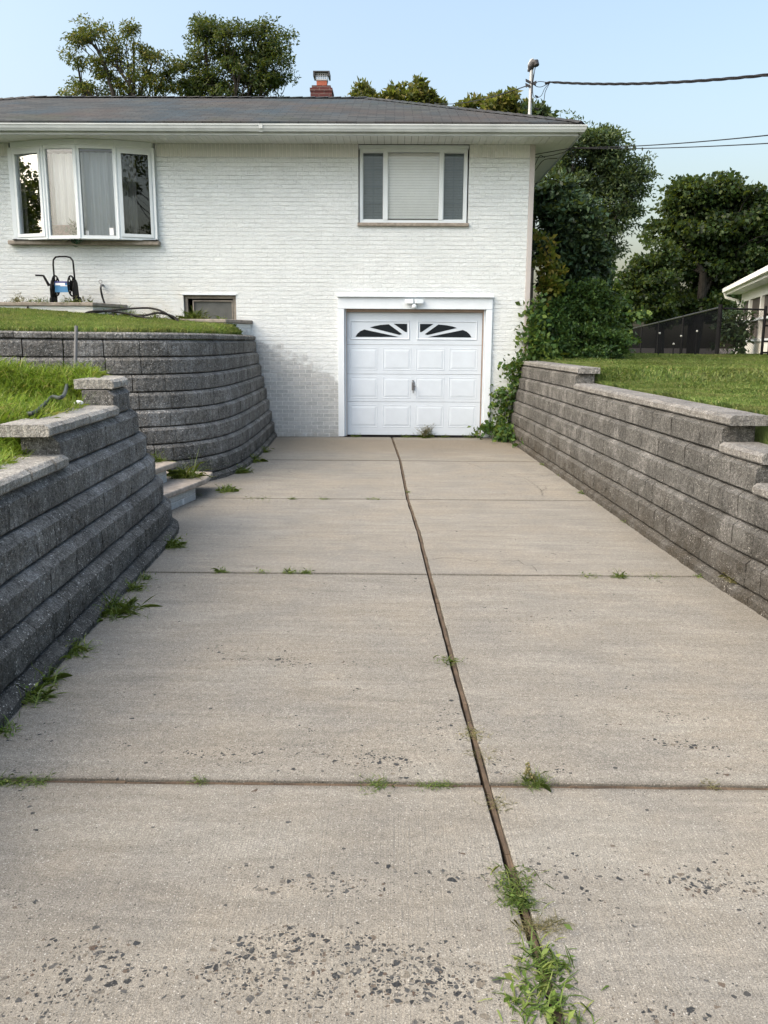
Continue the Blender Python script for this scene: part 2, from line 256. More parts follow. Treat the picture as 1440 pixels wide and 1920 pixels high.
def m_wood():
    t=NT('weathered wood'); n=t.noise(8,5,.7,vec=t.mp(sc=(1,1,1))); l=t.noise(1,4,.6,vec=t.mp(sc=(170,3,1)))
    c=t.mix(t.ramp(n,(.3,0),(.7,1)),(.04,.029,.02),(.12,.085,.054)); c=t.mix(.7,c,t.ramp(l,(.3,.5),(.7,1.4)),'MULTIPLY'); return t.bsdf(c,.9,t.bump(l,.6,.004))
M=dict(
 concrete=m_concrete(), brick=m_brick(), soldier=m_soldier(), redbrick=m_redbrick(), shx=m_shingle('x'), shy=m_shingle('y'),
 blkL=m_block('dark retaining block',(.09,.088,.082),(.24,.235,.22),(.40,.41,.41),(.8,.79,.75),moss=(.045,.045,.04),sp_amt=.9),
 blkR=m_block('grey retaining block',(.066,.066,.062),(.135,.133,.125),(.30,.295,.285),(.6,.58,.54),moss=(.055,.047,.035),sp_amt=.6,streak=.3),
 capL=m_block('dark cap stone',(.26,.25,.23),(.40,.39,.355),(.42,.42,.40),(.6,.6,.57),None,.4),
 capR=m_block('grey cap stone',(.16,.155,.145),(.26,.255,.24),(.28,.275,.265),(.5,.48,.45),None,.4),
 stone=m_plain('coping stone',(.27,.24,.205),.9,var=.3,scale=14), white=m_plain('white painted trim',(.66,.72,.77),.45,var=.04),
 door=m_plain('white garage door',(.57,.635,.70),.4,var=.03), vinyl=m_plain('white vinyl',(.66,.715,.745),.4,var=.03), gutter=m_plain('white gutter metal',(.47,.505,.51),.4,var=.13,scale=2.2),
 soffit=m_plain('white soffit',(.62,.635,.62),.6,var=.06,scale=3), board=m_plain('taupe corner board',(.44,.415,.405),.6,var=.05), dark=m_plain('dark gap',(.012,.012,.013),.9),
 black=m_plain('black plastic',(.010,.010,.011),.6,var=.3,spec=.12), rubber=m_plain('black rubber',(.013,.013,.014),.6,spec=.15), galv=m_plain('galvanised steel',(.40,.41,.41),.5,.4), steel=m_plain('dull steel',(.15,.155,.16),.6,.2),
 pane=m_glass('window glass'), screen=m_glass('screened glass',(.62,.65,.67),.7), darkglass=m_plain('dark garage glass',(.012,.016,.02),.3,var=.2,spec=.15),
 blind=m_plain('white blind',(.88,.90,.87),.6,var=.03), sheer=m_sheer('white sheer curtain',(.84,.86,.86),.93), sheer2=m_sheer('grey sheer curtain',(.66,.72,.77),.86), sheer3=m_sheer('thin sheer curtain',(.40,.40,.38),.5),
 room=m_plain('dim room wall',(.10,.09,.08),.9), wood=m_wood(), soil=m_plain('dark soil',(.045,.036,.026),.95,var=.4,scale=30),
 grass=m_leaf('lawn grass',((0,(0.085,0.152,0.043)),(.55,(.17,.26,.07)),(.88,(.26,.33,.10)),(1,(.40,.36,.17))),.3,.5,(.30,.28,.13)),
 bright=m_leaf('bright tall grass',((0,(0.068,0.136,0.017)),(.5,(.19,.33,.035)),(.85,(.27,.38,.06)),(1,(.40,.36,.14))),.35,.5,(.24,.20,.09)),
 weed=m_leaf('weed leaves',((0,(0.029,0.058,0.010)),(.6,(.11,.18,.035)),(1,(.24,.27,.08))),.25),
 dryweed=m_leaf('drying weed stems',((0,(.10,.09,.04)),(.5,(.15,.15,.06)),(1,(.27,.22,.11))),.2),
 lawnR=m_lawn('lawn turf',(.085,.125,.035),(.14,.185,.055),(.20,.19,.085)), lawnL=m_lawn('rough turf',(.05,.085,.018),(.085,.125,.028),(.12,.10,.045)),
 locust=m_leaf('locust leaves',((0,(0.017,0.038,0.010)),(.5,(.05,.075,.018)),(1,(.16,.13,.022))),.35), maple=m_leaf('maple leaves',((0,(0.005,0.013,0.005)),(.7,(.026,.052,.014)),(1,(.055,.075,.02))),.25),
 locdark=m_leaf('dark locust leaves',((0,(0.011,0.027,0.009)),(.6,(.034,.062,.016)),(1,(.09,.095,.02))),.3),
 tall=m_leaf('grey green leaves',((0,(0.018,0.036,0.019)),(.6,(.042,.075,.034)),(1,(.09,.12,.05))),.3), fir=m_leaf('dense dark leaves',((0,(0.009,0.021,0.011)),(.7,(.03,.062,.03)),(1,(.06,.095,.04))),.2),
 bush=m_leaf('bush leaves',((0,(0.014,0.036,0.011)),(.6,(.038,.085,.022)),(1,(.09,.15,.035))),.25), vine=m_leaf('vine leaves',((0,(0.017,0.047,0.014)),(.6,(.045,.10,.022)),(1,(.15,.21,.04))),.25),
 gold=m_leaf('yellow green leaves',((0,(.045,.08,.012)),(.5,(.12,.14,.018)),(1,(.26,.18,.035))),.35), oak=m_leaf('olive leaves',((0,(0.036,0.052,0.014)),(.6,(.09,.10,.024)),(1,(.19,.16,.04))),.35),
 bark=m_bark('dark bark',(.016,.014,.012),(.045,.04,.034)), mesh=m_sheer('black privacy mesh',(.008,.009,.011),.78), link=m_mesh('chain link',(.02,.02,.02),.028,.0035), cream=m_plain('cream siding',(.78,.78,.75),.6,var=.04),
 porch=m_plain('brown screen cloth',(.085,.072,.066),.8,var=.25,scale=3), terracotta=m_plain('terracotta flue',(.33,.10,.06),.8), darkmetal=m_plain('dark metal cap',(.05,.05,.052),.5,.3), blue=m_plain('blue label',(.07,.22,.42),.4), paper=m_plain('white paper',(.8,.8,.82),.6), navy=m_plain('navy label',(.05,.06,.2),.4), green=m_plain('dark green plant',(.03,.09,.045),.5,var=.5,scale=20), print=m_plain('mixed print',(.10,.06,.055),.6,var=.95,scale=26), globe=m_plain('white lamp globe',(.42,.42,.38),.4))
# ---------------------------------------------------------------- geometry helpers
ORG={}
def tag(o,label=None,cat=None,group=None,kind=None):
    for k,v in (('label',label),('category',cat),('group',group),('kind',kind)):
        if v: o[k]=v
    return o
def empty(name,loc,label,cat,group=None):
    o=bpy.data.objects.new(name,None); COL.objects.link(o); o.location=loc; o.empty_display_size=.1; ORG[o.name]=Vector(loc); return tag(o,label,cat,group)
def link_mesh(name,me,mat,parent=None,smooth=False,org=None):
    o=bpy.data.objects.new(name,me); COL.objects.link(o)
    if mat: me.materials.append(mat)
    if parent: o.parent=parent; ORG[o.name]=ORG[parent.name]
    else:
        ORG[o.name]=Vector(org or (0,0,0)); o.location=ORG[o.name]
    of=ORG[o.name]
    if of.length>0: me.transform(Matrix.Translation(-of))
    if smooth: me.shade_smooth()
    return o
class MB:
    def __init__(s): s.v=[]; s.f=[]
    def add(s,v,f):
        n=len(s.v); s.v+=[tuple(p) for p in v]; s.f+=[tuple(i+n for i in q) for q in f]; return s
    def box(s,x0,x1,y0,y1,z0,z1):
        return s.add([(x0,y0,z0),(x1,y0,z0),(x1,y1,z0),(x0,y1,z0),(x0,y0,z1),(x1,y0,z1),(x1,y1,z1),(x0,y1,z1)],[(0,3,2,1),(4,5,6,7),(0,1,5,4),(1,2,6,5),(2,3,7,6),(3,0,4,7)])
    def obox(s,c,ax,ay,az):      # oriented box: centre and three half-axis vectors
        c,ax,ay,az=map(Vector,(c,ax,ay,az)); v=[c+i*ax+j*ay+k*az for k in (-1,1) for j in (-1,1) for i in (-1,1)]
        return s.add(v,[(0,2,3,1),(4,5,7,6),(0,1,5,4),(1,3,7,5),(3,2,6,7),(2,0,4,6)])
    def quad(s,*p): return s.add(p,[tuple(range(len(p)))])
    def prism(s,pts,d):          # polygon extruded along vector d
        n=len(pts); d=Vector(d); v=[Vector(p) for p in pts]; v2=[p+d for p in v]
        return s.add(v+v2,[tuple(range(n-1,-1,-1)),tuple(range(n,2*n))]+[(i,(i+1)%n,n+(i+1)%n,n+i) for i in range(n)])
    def tube(s,path,r,seg=8,cap=True):
        P=[Vector(p) for p in path]; n=len(P); rr=r if isinstance(r,(list,tuple)) else [r]*n
        v=[];f=[];up=None
        for i,p in enumerate(P):
            t=(P[min(i+1,n-1)]-P[max(i-1,0)]).normalized()
            if up is None: up=t.orthogonal().normalized()
            up=(up-up.dot(t)*t); up=up.normalized() if up.length>1e-6 else t.orthogonal().normalized(); b=t.cross(up)
            for k in range(seg):
                a=2*math.pi*k/seg; v.append(p+rr[i]*(math.cos(a)*up+math.sin(a)*b))
        for i in range(n-1):
            for k in range(seg):
                k2=(k+1)%seg; f.append((i*seg+k,i*seg+k2,(i+1)*seg+k2,(i+1)*seg+k))
        if cap: f+= [tuple(range(seg-1,-1,-1)),tuple((n-1)*seg+k for k in range(seg))]
        return s.add(v,f)
    def sphere(s,c,r,nu=12,nv=8):
        c=Vector(c); rx,ry,rz=(r,r,r) if not isinstance(r,tuple) else r
        v=[c+Vector((rx*math.sin(math.pi*j/nv)*math.cos(2*math.pi*i/nu),ry*math.sin(math.pi*j/nv)*math.sin(2*math.pi*i/nu),rz*math.cos(math.pi*j/nv))) for j in range(nv+1) for i in range(nu)]
        return s.add(v,[(j*nu+i,(j+1)*nu+i,(j+1)*nu+(i+1)%nu,j*nu+(i+1)%nu) for j in range(nv) for i in range(nu)])
    def build(s,name,mat,parent=None,smooth=False,org=None,bevel=0):
        me=bpy.data.meshes.new(name); me.from_pydata([tuple(p) for p in s.v],[],s.f); me.update()
        o=link_mesh(name,me,mat,parent,smooth,org)
        if bevel:
            b=o.modifiers.new('bevel','BEVEL'); b.width=bevel; b.segments=2; b.limit_method='ANGLE'
        return o
def np_mesh(name,V,k,mat,parent=None,org=None):       # V (n,k,3): n loose k-gons
    n=len(V); me=bpy.data.meshes.new(name); me.vertices.add(n*k); me.vertices.foreach_set('co',V.reshape(-1).astype('f'))
    me.loops.add(n*k); me.loops.foreach_set('vertex_index',np.arange(n*k,dtype='i')); me.polygons.add(n)
    me.polygons.foreach_set('loop_start',np.arange(0,n*k,k,dtype='i')); me.polygons.foreach_set('loop_total',np.full(n,k,'i'))
    me.update(calc_edges=True); me.validate(); return link_mesh(name,me,mat,parent,False,org)
def unit(a): return a/np.maximum(np.linalg.norm(a,axis=-1,keepdims=True),1e-9)
def leafquads(C,L,wr=.5,droop=.2,out=None,fold=.15):
    n=len(C); d=rng.normal(size=(n,3)); 
    if out is not None: d=d*.8+out
    d=unit(d); d[:,2]-=droop; d=unit(d); s=unit(np.cross(d,rng.normal(size=(n,3)))); nn=np.cross(d,s)
    L=np.broadcast_to(L,(n,)).reshape(-1,1)*rng.uniform(.65,1.25,(n,1)); W=L*wr*.5
    m=C+d*L*.45+nn*L*fold
    return np.stack([C,m+s*W,C+d*L,m-s*W],1)
def blades(P,h,w,lean=.5,dirs=None):                   # two-segment grass blades -> quads+tip as 2 kite quads
    n=len(P); a=rng.uniform(0,2*np.pi,n) if dirs is None else dirs+rng.normal(0,.5,n)
    d=np.stack([np.cos(a),np.sin(a),0*a],1); sdir=np.stack([-np.sin(a),np.cos(a),0*a],1)
    h=np.broadcast_to(h,(n,)).reshape(-1,1)*rng.uniform(.55,1.3,(n,1)); w=np.broadcast_to(w,(n,)).reshape(-1,1)*rng.uniform(.7,1.3,(n,1))
    ln=np.broadcast_to(lean,(n,)).reshape(-1,1)*rng.uniform(.2,1.6,(n,1)); z=np.array([0,0,1.])
    m=P+z*h*.62+d*h*ln*.35; t=P+z*h*(1-.25*np.minimum(ln,1.5))+d*h*ln
    return np.stack([P-sdir*w*.4,P+sdir*w*.4,m+sdir*w*.5,t,m-sdir*w*.5],1)
def curls(P,L,w,curl=1.2,up=.9,dirs=None):            # long arching blades as 9-gons
    n=len(P); a=rng.uniform(0,2*np.pi,n) if dirs is None else dirs+rng.normal(0,.6,n); d=np.stack([np.cos(a),np.sin(a),0*a],1); sd=np.stack([-np.sin(a),np.cos(a),0*a],1)
    L=np.broadcast_to(L,(n,)).reshape(-1,1)*rng.uniform(.4,1.25,(n,1)); w=np.broadcast_to(w,(n,)).reshape(-1,1)*rng.uniform(.6,1.3,(n,1)); th0=np.clip(rng.normal(up,.35,(n,1)),.1,1.5); k=rng.uniform(.2,1.4,(n,1))*curl
    pts=[P]; bend=rng.normal(0,.35,(n,1))
    for i in range(4):
        th=th0-k*(i+.5)/4*1.6; pts.append(pts[-1]+(d*np.cos(th)+sd*bend*(i+1)/4*np.cos(th)+np.array([0,0,1.])*np.sin(th))*L/4)
    for q in pts: q[:,2]=np.maximum(q[:,2],P[:,2]*0+P[:,2].min()+.004)
    ws=[.7,1,.9,.6]; return np.stack([pts[i]-sd*w*.5*ws[i] for i in range(4)]+[pts[4]]+[pts[i]+sd*w*.5*ws[i] for i in (3,2,1,0)],1)
def sstep(v,a,b):
    t=np.clip((np.asarray(v,float)-a)/(b-a),0,1); return t*t*(3-2*t)
# smooth path with normals (outward = to the right of travel when side=+1)
class Path:
    def __init__(s,pts,side=1,step=.02):
        P=[Vector((*p,0)) for p in pts]; Q=[2*P[0]-P[1]]+P+[2*P[-1]-P[-2]]; out=[]
        for i in range(1,len(Q)-2):
            m=max(2,int((Q[i+1]-Q[i]).length/step))
            for j in range(m):
                t=j/m; a,b,c,d=Q[i-1:i+3]
                out.append(.5*((2*b)+(c-a)*t+(2*a-5*b+4*c-d)*t*t+(3*b-a-3*c+d)*t**3))
        out.append(P[-1]); A=np.array([(p.x,p.y) for p in out]); s.A=A
        s.s=np.concatenate([[0],np.cumsum(np.linalg.norm(np.diff(A,axis=0),axis=1))]); s.L=s.s[-1]
        T=unit(np.gradient(A,axis=0)); k=np.ones(15)/15; T=unit(np.stack([np.convolve(np.pad(T[:,i],7,'edge'),k,'valid') for i in (0,1)],1))
        s.N=np.stack([T[:,1],-T[:,0]],1)*side
    def at(s,u,off=0.0):
        p=np.array([np.interp(u,s.s,s.A[:,i]) for i in (0,1)]); n=np.array([np.interp(u,s.s,s.N[:,i]) for i in (0,1)]); n/=np.linalg.norm(n)
        return p+n*off,n
    def u_y(s,y):      # arclength nearest to given y (first hit)
        return float(s.s[np.argmin(np.abs(s.A[:,1]-y))])
def block(mb,path,off,u0,u1,z0,z1,depth=.25,cap=False,amp=.0065,gap=.003,seed=0,chm=.03):
    u0+=gap;u1-=gap; n=max(3,int((u1-u0)/.028)+1); ch=chm if not cap else .022
    hz=[0,.25,.5,.75]; zb=z0+.010; zt=z1-ch
    prof=[(-depth,zb,0)]+[(-.012,zb,0)]+[(0,zb+.012+(zt-zb-.012)*k,1) for k in hz]+[(0,zt,1),(-ch*1.15,z1-.003,.7),(-ch*1.5,z1,.4),(-depth*.5,z1,0),(-depth,z1,0)]
    if cap: prof[0]=(-depth,zb,0)
    m=len(prof); v=[];f=[]; tilt=random.uniform(-.0015,.0015); pv=random.uniform(-.002,.002)
    for i in range(n):
        u=u0+(u1-u0)*i/(n-1); edge=1 if 0<i<n-1 else .55
        for (o,z,k) in prof:
            p,nn=path.at(u,off)
            if k:
                q=Vector((p[0]*7+seed*3.1,p[1]*7,z*9)); dv=amp*(mnoise.noise(q)+.8*mnoise.noise(q*2.7)+.5*mnoise.noise(q*6))*k-(.0025 if edge<1 else 0)
                zz=z+(.0025*mnoise.noise(q*1.7)*k if z>z0+.1 else 0)
            else: dv=0; zz=z
            w=o+dv+pv+tilt*(i/(n-1)-.5)*2
            v.append((p[0]+nn[0]*w,p[1]+nn[1]*w,zz))
    for i in range(n-1):
        for j in range(m-1): f.append((i*m+j,(i+1)*m+j,(i+1)*m+j+1,i*m+j+1))
        f.append((i*m+m-1,(i+1)*m+m-1,(i+1)*m,i*m))
    f+=[tuple(range(m)),tuple(range((n-1)*m+m-1,(n-1)*m-1,-1))]
    mb.add(v,f)
def course(name,path,off,u0,u1,z0,z1,mat,parent,lens,cap=False,seed=0,depth=.25,zfun=None,chm=.03,gap=lambda u:.0032):
    mb=MB(); u=u0; k=0; rnd=random.Random(seed*77+5)
    first=True
    while u<u1-1e-4:
        L=rnd.choice(lens(u) if callable(lens) else lens)
        if first: L*=rnd.uniform(.45,1); first=False
        if u+L>u1-.12: L=u1-u
        dz=zfun(u) if zfun else 0
        block(mb,path,off,u,u+L,z0+dz,z1+dz,depth,cap,gap=gap(u),seed=seed+k*.37,chm=chm); u+=L; k+=1
    return mb.build(name,mat,parent)
# ---------------------------------------------------------------- ground, driveway
JY=[-3,1.5,2.01,2.22,2.62,3.08,4.4,6.22,7.55,9.29,12.39,15.6]; JX=[.62,.455,.432,.42,.398,.378,.335,.28,.245,.17,.11,-.025]
def jx(y): return float(np.interp(y,JY,JX))
g=MB(); g.quad((-300,-300,-.14),(300,-300,-.14),(300,300,-.14),(-300,300,-.14)); tag(g.build('ground',M['soil']),kind='structure')
ROWS=[-2.9,-.02,3.08,6.16,9.245,12.345,15.44]; SK=.008          # joints lean a hair
mb=MB()
for i in range(6):
    for side in (0,1):
        y0,y1=ROWS[i],ROWS[i+1]; g0=.016 if i==2 else .0155; g1=.016 if i==1 else .0155
        if i==5: g1=0
        ys=np.linspace(y0+g0,y1-g1,26); jit=lambda a=.0028: random.uniform(-a,a)
        if side==0: inner=[(jx(y)-.018+jit(),y) for y in ys]; xs=np.linspace(-2.75,jx(y1)-.018,40); xb=np.linspace(-2.75,jx(y0)-.018,40)
        else: inner=[(jx(y)+.016+jit(),y) for y in ys]; xs=np.linspace(jx(y1)+.016,3.0,40); xb=np.linspace(jx(y0)+.016,3.0,40)
        top=[(x,y1-g1+jit(.0018)) for x in xs[1:-1]]; bot=[(x,y0+g0+jit(.0018)) for x in xb[1:-1]]
        pts=(bot+inner+top[::-1]+[(-2.75,y1-g1),(-2.75,y0+g0)]) if side==0 else (inner[::-1]+bot+[(3.0,y0+g0),(3.0,y1-g1)]+top[::-1])
        
        dz=random.uniform(-.002,.002); mb.prism([(x,y,dz-.1) for x,y in pts],(0,0,.1))
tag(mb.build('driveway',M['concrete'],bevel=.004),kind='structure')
b=MB(); b.box(-60,60,-13,-2.93,-.25,-.03); tag(b.build('street',m_plain('pale bounce asphalt',(.20,.195,.185),.9,var=.2,scale=3)),kind='structure')  # unseen road behind the camera, added pale to bounce light onto the facade
def strip(name,pts,w,z0,z1,label,cat,mat,group=None):
    b=MB(); P=[Vector((*p,0)) for p in pts]; n=len(P); L=[];Rr=[]
    for i,p in enumerate(P):
        t=(P[min(i+1,n-1)]-P[max(i-1,0)]).normalized(); q=Vector((-t.y,t.x,0))*(w/2*random.uniform(.8,1.1)); L.append(p+q); Rr.append(p-q)
    for i in range(n-1):
        a,b_,c,d=L[i],L[i+1],Rr[i+1],Rr[i]; dz=random.uniform(-.003,.002)
        b.prism([(v.x,v.y,z0) for v in (a,d,c,b_)],(0,0,z1-z0+dz))
    return tag(b.build(name,mat),label,cat,group)
strip('wood_strip',[(jx(y)+.003+random.uniform(-.002,.002),y) for y in np.linspace(.4,15.4,75)],.0185,-.09,-.006,'long weathered wooden expansion strip running down the middle of the driveway to the garage','wood strip',M['wood'])
strip('wood_strip',[(x,3.08+random.uniform(-.002,.002)) for x in np.linspace(-2.1,jx(3.08)-.016,22)],.0185,-.09,-.006,'wooden expansion strip across the near driveway, left of the long middle strip','wood strip',M['wood'])
strip('wood_strip',[(x,3.08+random.uniform(-.002,.002)) for x in np.linspace(jx(3.08)+.016,2.35,20)],.0185,-.09,-.006,'wooden expansion strip across the near driveway, right of the long middle strip','wood strip',M['wood'])
def crack(pts):
    b=MB(); P=[Vector(gnd(*p)) for p in pts]; Q=[]
    for a,c in zip(P,P[1:]):
        for k in range(7):
            t=k/7; Q.append(a.lerp(c,t)+Vector((random.uniform(-.02,.02),random.uniform(-.05,.05),0)))
    for a,c in zip(Q,Q[1:]):
        w=random.uniform(.0008,.0026); n=Vector((-(c-a).y,(c-a).x,0)).normalized()*w
        b.quad(*[(v.x,v.y,.0042) for v in (a-n,c-n,c+n,a+n)])
    return b.v,b.f
b=MB()
for pts in ([(868,866),(905,878),(938,884),(965,893),(985,897),(1000,908),(1012,918),(1022,935)],[(985,897),(1015,893),(1043,890)],[(806,1047),(900,1052),(975,1052),(1010,1072)],[(1022,910),(1016,925)],[(345,955),(365,951),(392,949)]):
    b.add(*crack(pts))
tag(b.build('driveway_crack',M['dark']),kind='structure')
# ---------------------------------------------------------------- retaining walls
CH=.203; Z0=.083
def zc(k): return Z0+CH*(k-1)      # underside of course k (1..)
rw=empty('retaining_wall',(2.3,8,0),'grey block retaining wall on the right of the driveway, stepping down toward the street','retaining wall')
PR=Path([(2.015,15.42),(2.10,13),(2.20,9.6),(2.30,6.2),(2.37,5.0),(2.47,2.0),(2.55,-1)])
S=.034; lensR=[.2,.3,.3,.2,.45,.25,.3,.2]
endsR={0:PR.L,1:PR.L,2:PR.u_y(3.9),3:PR.u_y(4.95),4:PR.u_y(5.74),5:PR.u_y(6.40),6:PR.u_y(11.2)}
for k in range(7):
    z0=-.1 if k==0 else zc(k); course('block_course',PR,-S*k,0,endsR[k],z0,z0+CH if k else Z0,M['blkR'],rw,lensR,seed=k)
for k,(a,b_) in {7:(0,PR.u_y(11.13)),6:(endsR[6],PR.u_y(6.32)),5:(endsR[5],PR.u_y(5.70)),4:(endsR[4],PR.u_y(4.9)),3:(endsR[3],PR.u_y(3.85))}.items():
    course('capstone',PR,-S*(k-1)-.012,a+.01,b_,zc(k),zc(k)+.086,M['capR'],rw,[.3,.45,.4,.3],True,seed=40+k,depth=.29)
lw=empty('retaining_wall',(-2.2,5.5,0),'dark block retaining wall at near left with a rounded end beside stone steps','retaining wall')
PL=Path([(-1.62,.2),(-1.70,2.6),(-1.745,3.8),(-1.80,5.0),(-1.86,6.3),(-1.905,7.2),(-1.95,7.6),(-2.07,7.93),(-2.30,8.17),(-2.62,8.3),(-3.1,8.36),(-4.4,8.4)])
SL=.063; uL=lambda y: PL.u_y(y)
def lensL(u): return [.2,.3,.25] if u>uL(7.3) else [.3,.45,.3,.25]
UE=PL.L
endsL={0:(0,UE),1:(0,UE),2:(0,UE),3:(uL(2.0),UE),4:(uL(3.0),UE),5:(uL(5.45),UE),6:(uL(6.95),UE)}
for k in range(7):
    z0=-.1 if k==0 else zc(k); course('block_course',PL,-SL*k,*endsL[k],z0,z0+CH if k else Z0,M['blkL'],lw,lensL,seed=60+k,chm=.043)
for k,(a,b_) in {7:(uL(7.03),uL(7.6)+1.1),6:(uL(5.30),endsL[6][0]-.01),5:(uL(3.0),endsL[5][0]-.01),4:(uL(1.9),endsL[4][0]-.01)}.items():
    course('capstone',PL,-SL*(k-1)-.012,a,b_,zc(k),zc(k)+.086,M['capL'],lw,[.3,.45,.4],True,seed=90+k,depth=.32)
bw=empty('retaining_wall',(-3,10,0),'tall curved dark block retaining wall holding up the lawn below the bay window','retaining wall')
PB=Path([(-11,7.55),(-9,8.0),(-6,8.75),(-4.5,9.2),(-3.5,9.55),(-2.8,9.85),(-2.38,10.2),(-2.12,10.75),(-2.01,11.5),(-2.0,12.5),(-2.03,13.7),(-2.10,15.42)])
SB=.042; uc=PB.u_y(10.0)
def lensB(u): return [.457,.457,.44,.457] if u<uc-.25 else [.25,.3,.2,.3]
ztilt=lambda u: .06*max(0,(uc-1.5-u))/6
for k in range(9):
    z0=-.1 if k==0 else zc(k); course('block_course',PB,-SB*k,0,PB.L,z0,z0+CH if k else Z0,M['blkL'],bw,lensB,gap=lambda u: .006 if u<uc else .0025,seed=120+k,chm=.034,zfun=ztilt if k else None)
course('capstone',PB,-SB*8-.012,0,PB.L,zc(9),zc(9)+.086,M['blkL'],bw,lambda u:[.4,.405] if u<uc else [.3,.4],True,seed=150,depth=.3,zfun=ztilt)
# stone steps in the gap
st=empty('stone_steps',(-2.4,8.9,0),'stone steps with thick treads and white brick risers between the two dark retaining walls','steps')
tr=MB(); ri=MB()
def tread(P,z):
    for a in [P]:
        tr.prism([(x,y,z-.06) for x,y in P],(0,0,.06))
tread([(-2.28,8.25),(-2.17,8.8),(-2.06,9.35),(-2.10,9.85),(-2.9,9.95),(-2.9,8.25)],.2)
tread([(-2.50,8.3),(-2.42,8.9),(-2.36,9.24),(-2.52,9.3),(-2.85,9.5),(-3.4,9.6),(-3.4,8.35)],.4)
tread([(-2.95,8.35),(-2.9,9.4),(-3.8,9.5),(-3.8,8.4)],.6); tread([(-3.4,8.4),(-3.35,9.4),(-4.6,9.5),(-4.6,8.4)],.8)
tr.build('tread',M['stone'],st,bevel=.016)
ri.prism([(-2.32,8.2,0),(-2.21,8.8,0),(-2.15,9.15,0),(-2.3,9.5,0),(-2.9,9.6,0),(-2.9,8.2,0)],(0,0,.139)); ri.prism([(-2.55,8.3,.2),(-2.47,8.9,.2),(-2.45,9.12,.2),(-2.9,9.3,.2),(-2.9,8.3,.2)],(0,0,.139))
ri.box(-3.8,-3.0,8.3,9.3,.3,.539); ri.box(-4.6,-3.45,8.3,9.3,.4,.739)
ri.build('riser',M['brick'],st)
# ---------------------------------------------------------------- lawns
def zR(x,y):
    x=np.asarray(x,float); y=np.asarray(y,float)
    L=.30+.22*sstep(y,2.5,3.6)+.22*sstep(y,3.9,4.7)+.2*sstep(y,4.95,5.4)+.205*sstep(y,5.8,6.3)
    L=L+.015*sstep(y,6.4,7.0)+.19*sstep(y,11.15,11.5); far=1.345+.05*sstep(y,12,20)-.022*np.maximum(y-21,0)
    k=np.maximum(sstep(x-(2.7),.3,5),sstep(y,11.3,12.5)); base=L*(1-k)+np.minimum(far,1.2+.145*sstep(y,8,12)+.2*sstep(y,14,20))*k
    return base+.012*np.sin(x*2.1+y*1.3)*sstep(x-2.8,0,.6)
def xR(y): return np.where(np.asarray(y)<15.2,np.interp(y,[-1,2,5,6.2,9.6,13,15.42],[3.02,2.93,2.86,2.80,2.68,2.60,2.52]),2.42)
def grid(name,rows,zf,mat,kind='structure'):
    v=[];f=[];n=len(rows[0])
    rows=[[r[0]]+list(r) for r in rows]; n+=1
    for r in rows: v+=[(x,y,float(zf(x,y))-(.5 if i==0 else .012)) for i,(x,y) in enumerate(r)]
    for i in range(len(rows)-1):
        for j in range(n-1): f.append((i*n+j,i*n+j+1,(i+1)*n+j+1,(i+1)*n+j))
    b=MB(); b.add(v,f); return tag(b.build(name,mat,smooth=True),kind=kind)
ysR=list(np.arange(-3,13,.25))+list(np.arange(13,24,.5))+list(np.arange(24,80,3))
grid('lawn',[[(float(xR(y))+(62-float(xR(y)))*t**2.2,y) for t in np.linspace(0,1,44)] for y in ysR],zR,M['lawnR'])
grid('back_yard',[[(x,y) for x in np.linspace(-70,2.42,20)] for y in (21.9,26,32,40,60,80)],lambda x,y:1.5,M['lawnR'])
def xL(y): return np.interp(y,[0,2.5,4.5,5.3,5.5,6.8,7.1,7.7,7.95],[-1.95,-2.05,-2.30,-2.38,-2.42,-2.53,-2.60,-2.68,-2.85])
def zL(x,y):
    x=np.asarray(x,float); y=np.asarray(y,float); d=np.clip(xL(y)-x,0,2.2)
    return .55+.2*sstep(y,1.9,2.6)+.2*sstep(y,2.9,3.6)+.205*sstep(y,5.32,5.75)+.19*sstep(y,6.95,7.4)+.11*d-.02+.015*np.sin(3*x+2*y)
grid('side_lawn',[[(float(xL(y))-(float(xL(y))+40)*t**2*-1*-1,y) if False else (float(xL(y))+(-40-float(xL(y)))*t**2.2,y) for t in np.linspace(0,1,36)] for y in np.arange(.2,7.96,.15)],zL,M['lawnL'])
def yT(x):
    P=[PB.at(u,-SB*8-.26)[0] for u in np.linspace(0,PB.L,90)]; xs=[p[0] for p in P if p[0]<-2.62]; ys=[p[1] for p in P if p[0]<-2.62]
    return np.interp(x,xs,ys)
_tx=np.linspace(-11,-2.60,80); _ty=yT(_tx); _ty[_tx>-2.75]=np.maximum(_ty[_tx>-2.75],11.4)
def yTf(x): return np.interp(x,_tx,_ty)
def zT(x,y):
    t=np.clip((np.asarray(y)-yTf(x))/4.5,0,1); return 1.785+.06*np.clip((-4.3-np.asarray(x))/6,0,1)+t*np.interp(x,[-6,-3],[.33,.16])
grid('terrace_lawn',[[(x,yTf(x)+(15.44-yTf(x))*t) for t in np.linspace(0,1,22)] for x in np.concatenate([[-40,-25,-15],_tx])],zT,M['lawnL'])
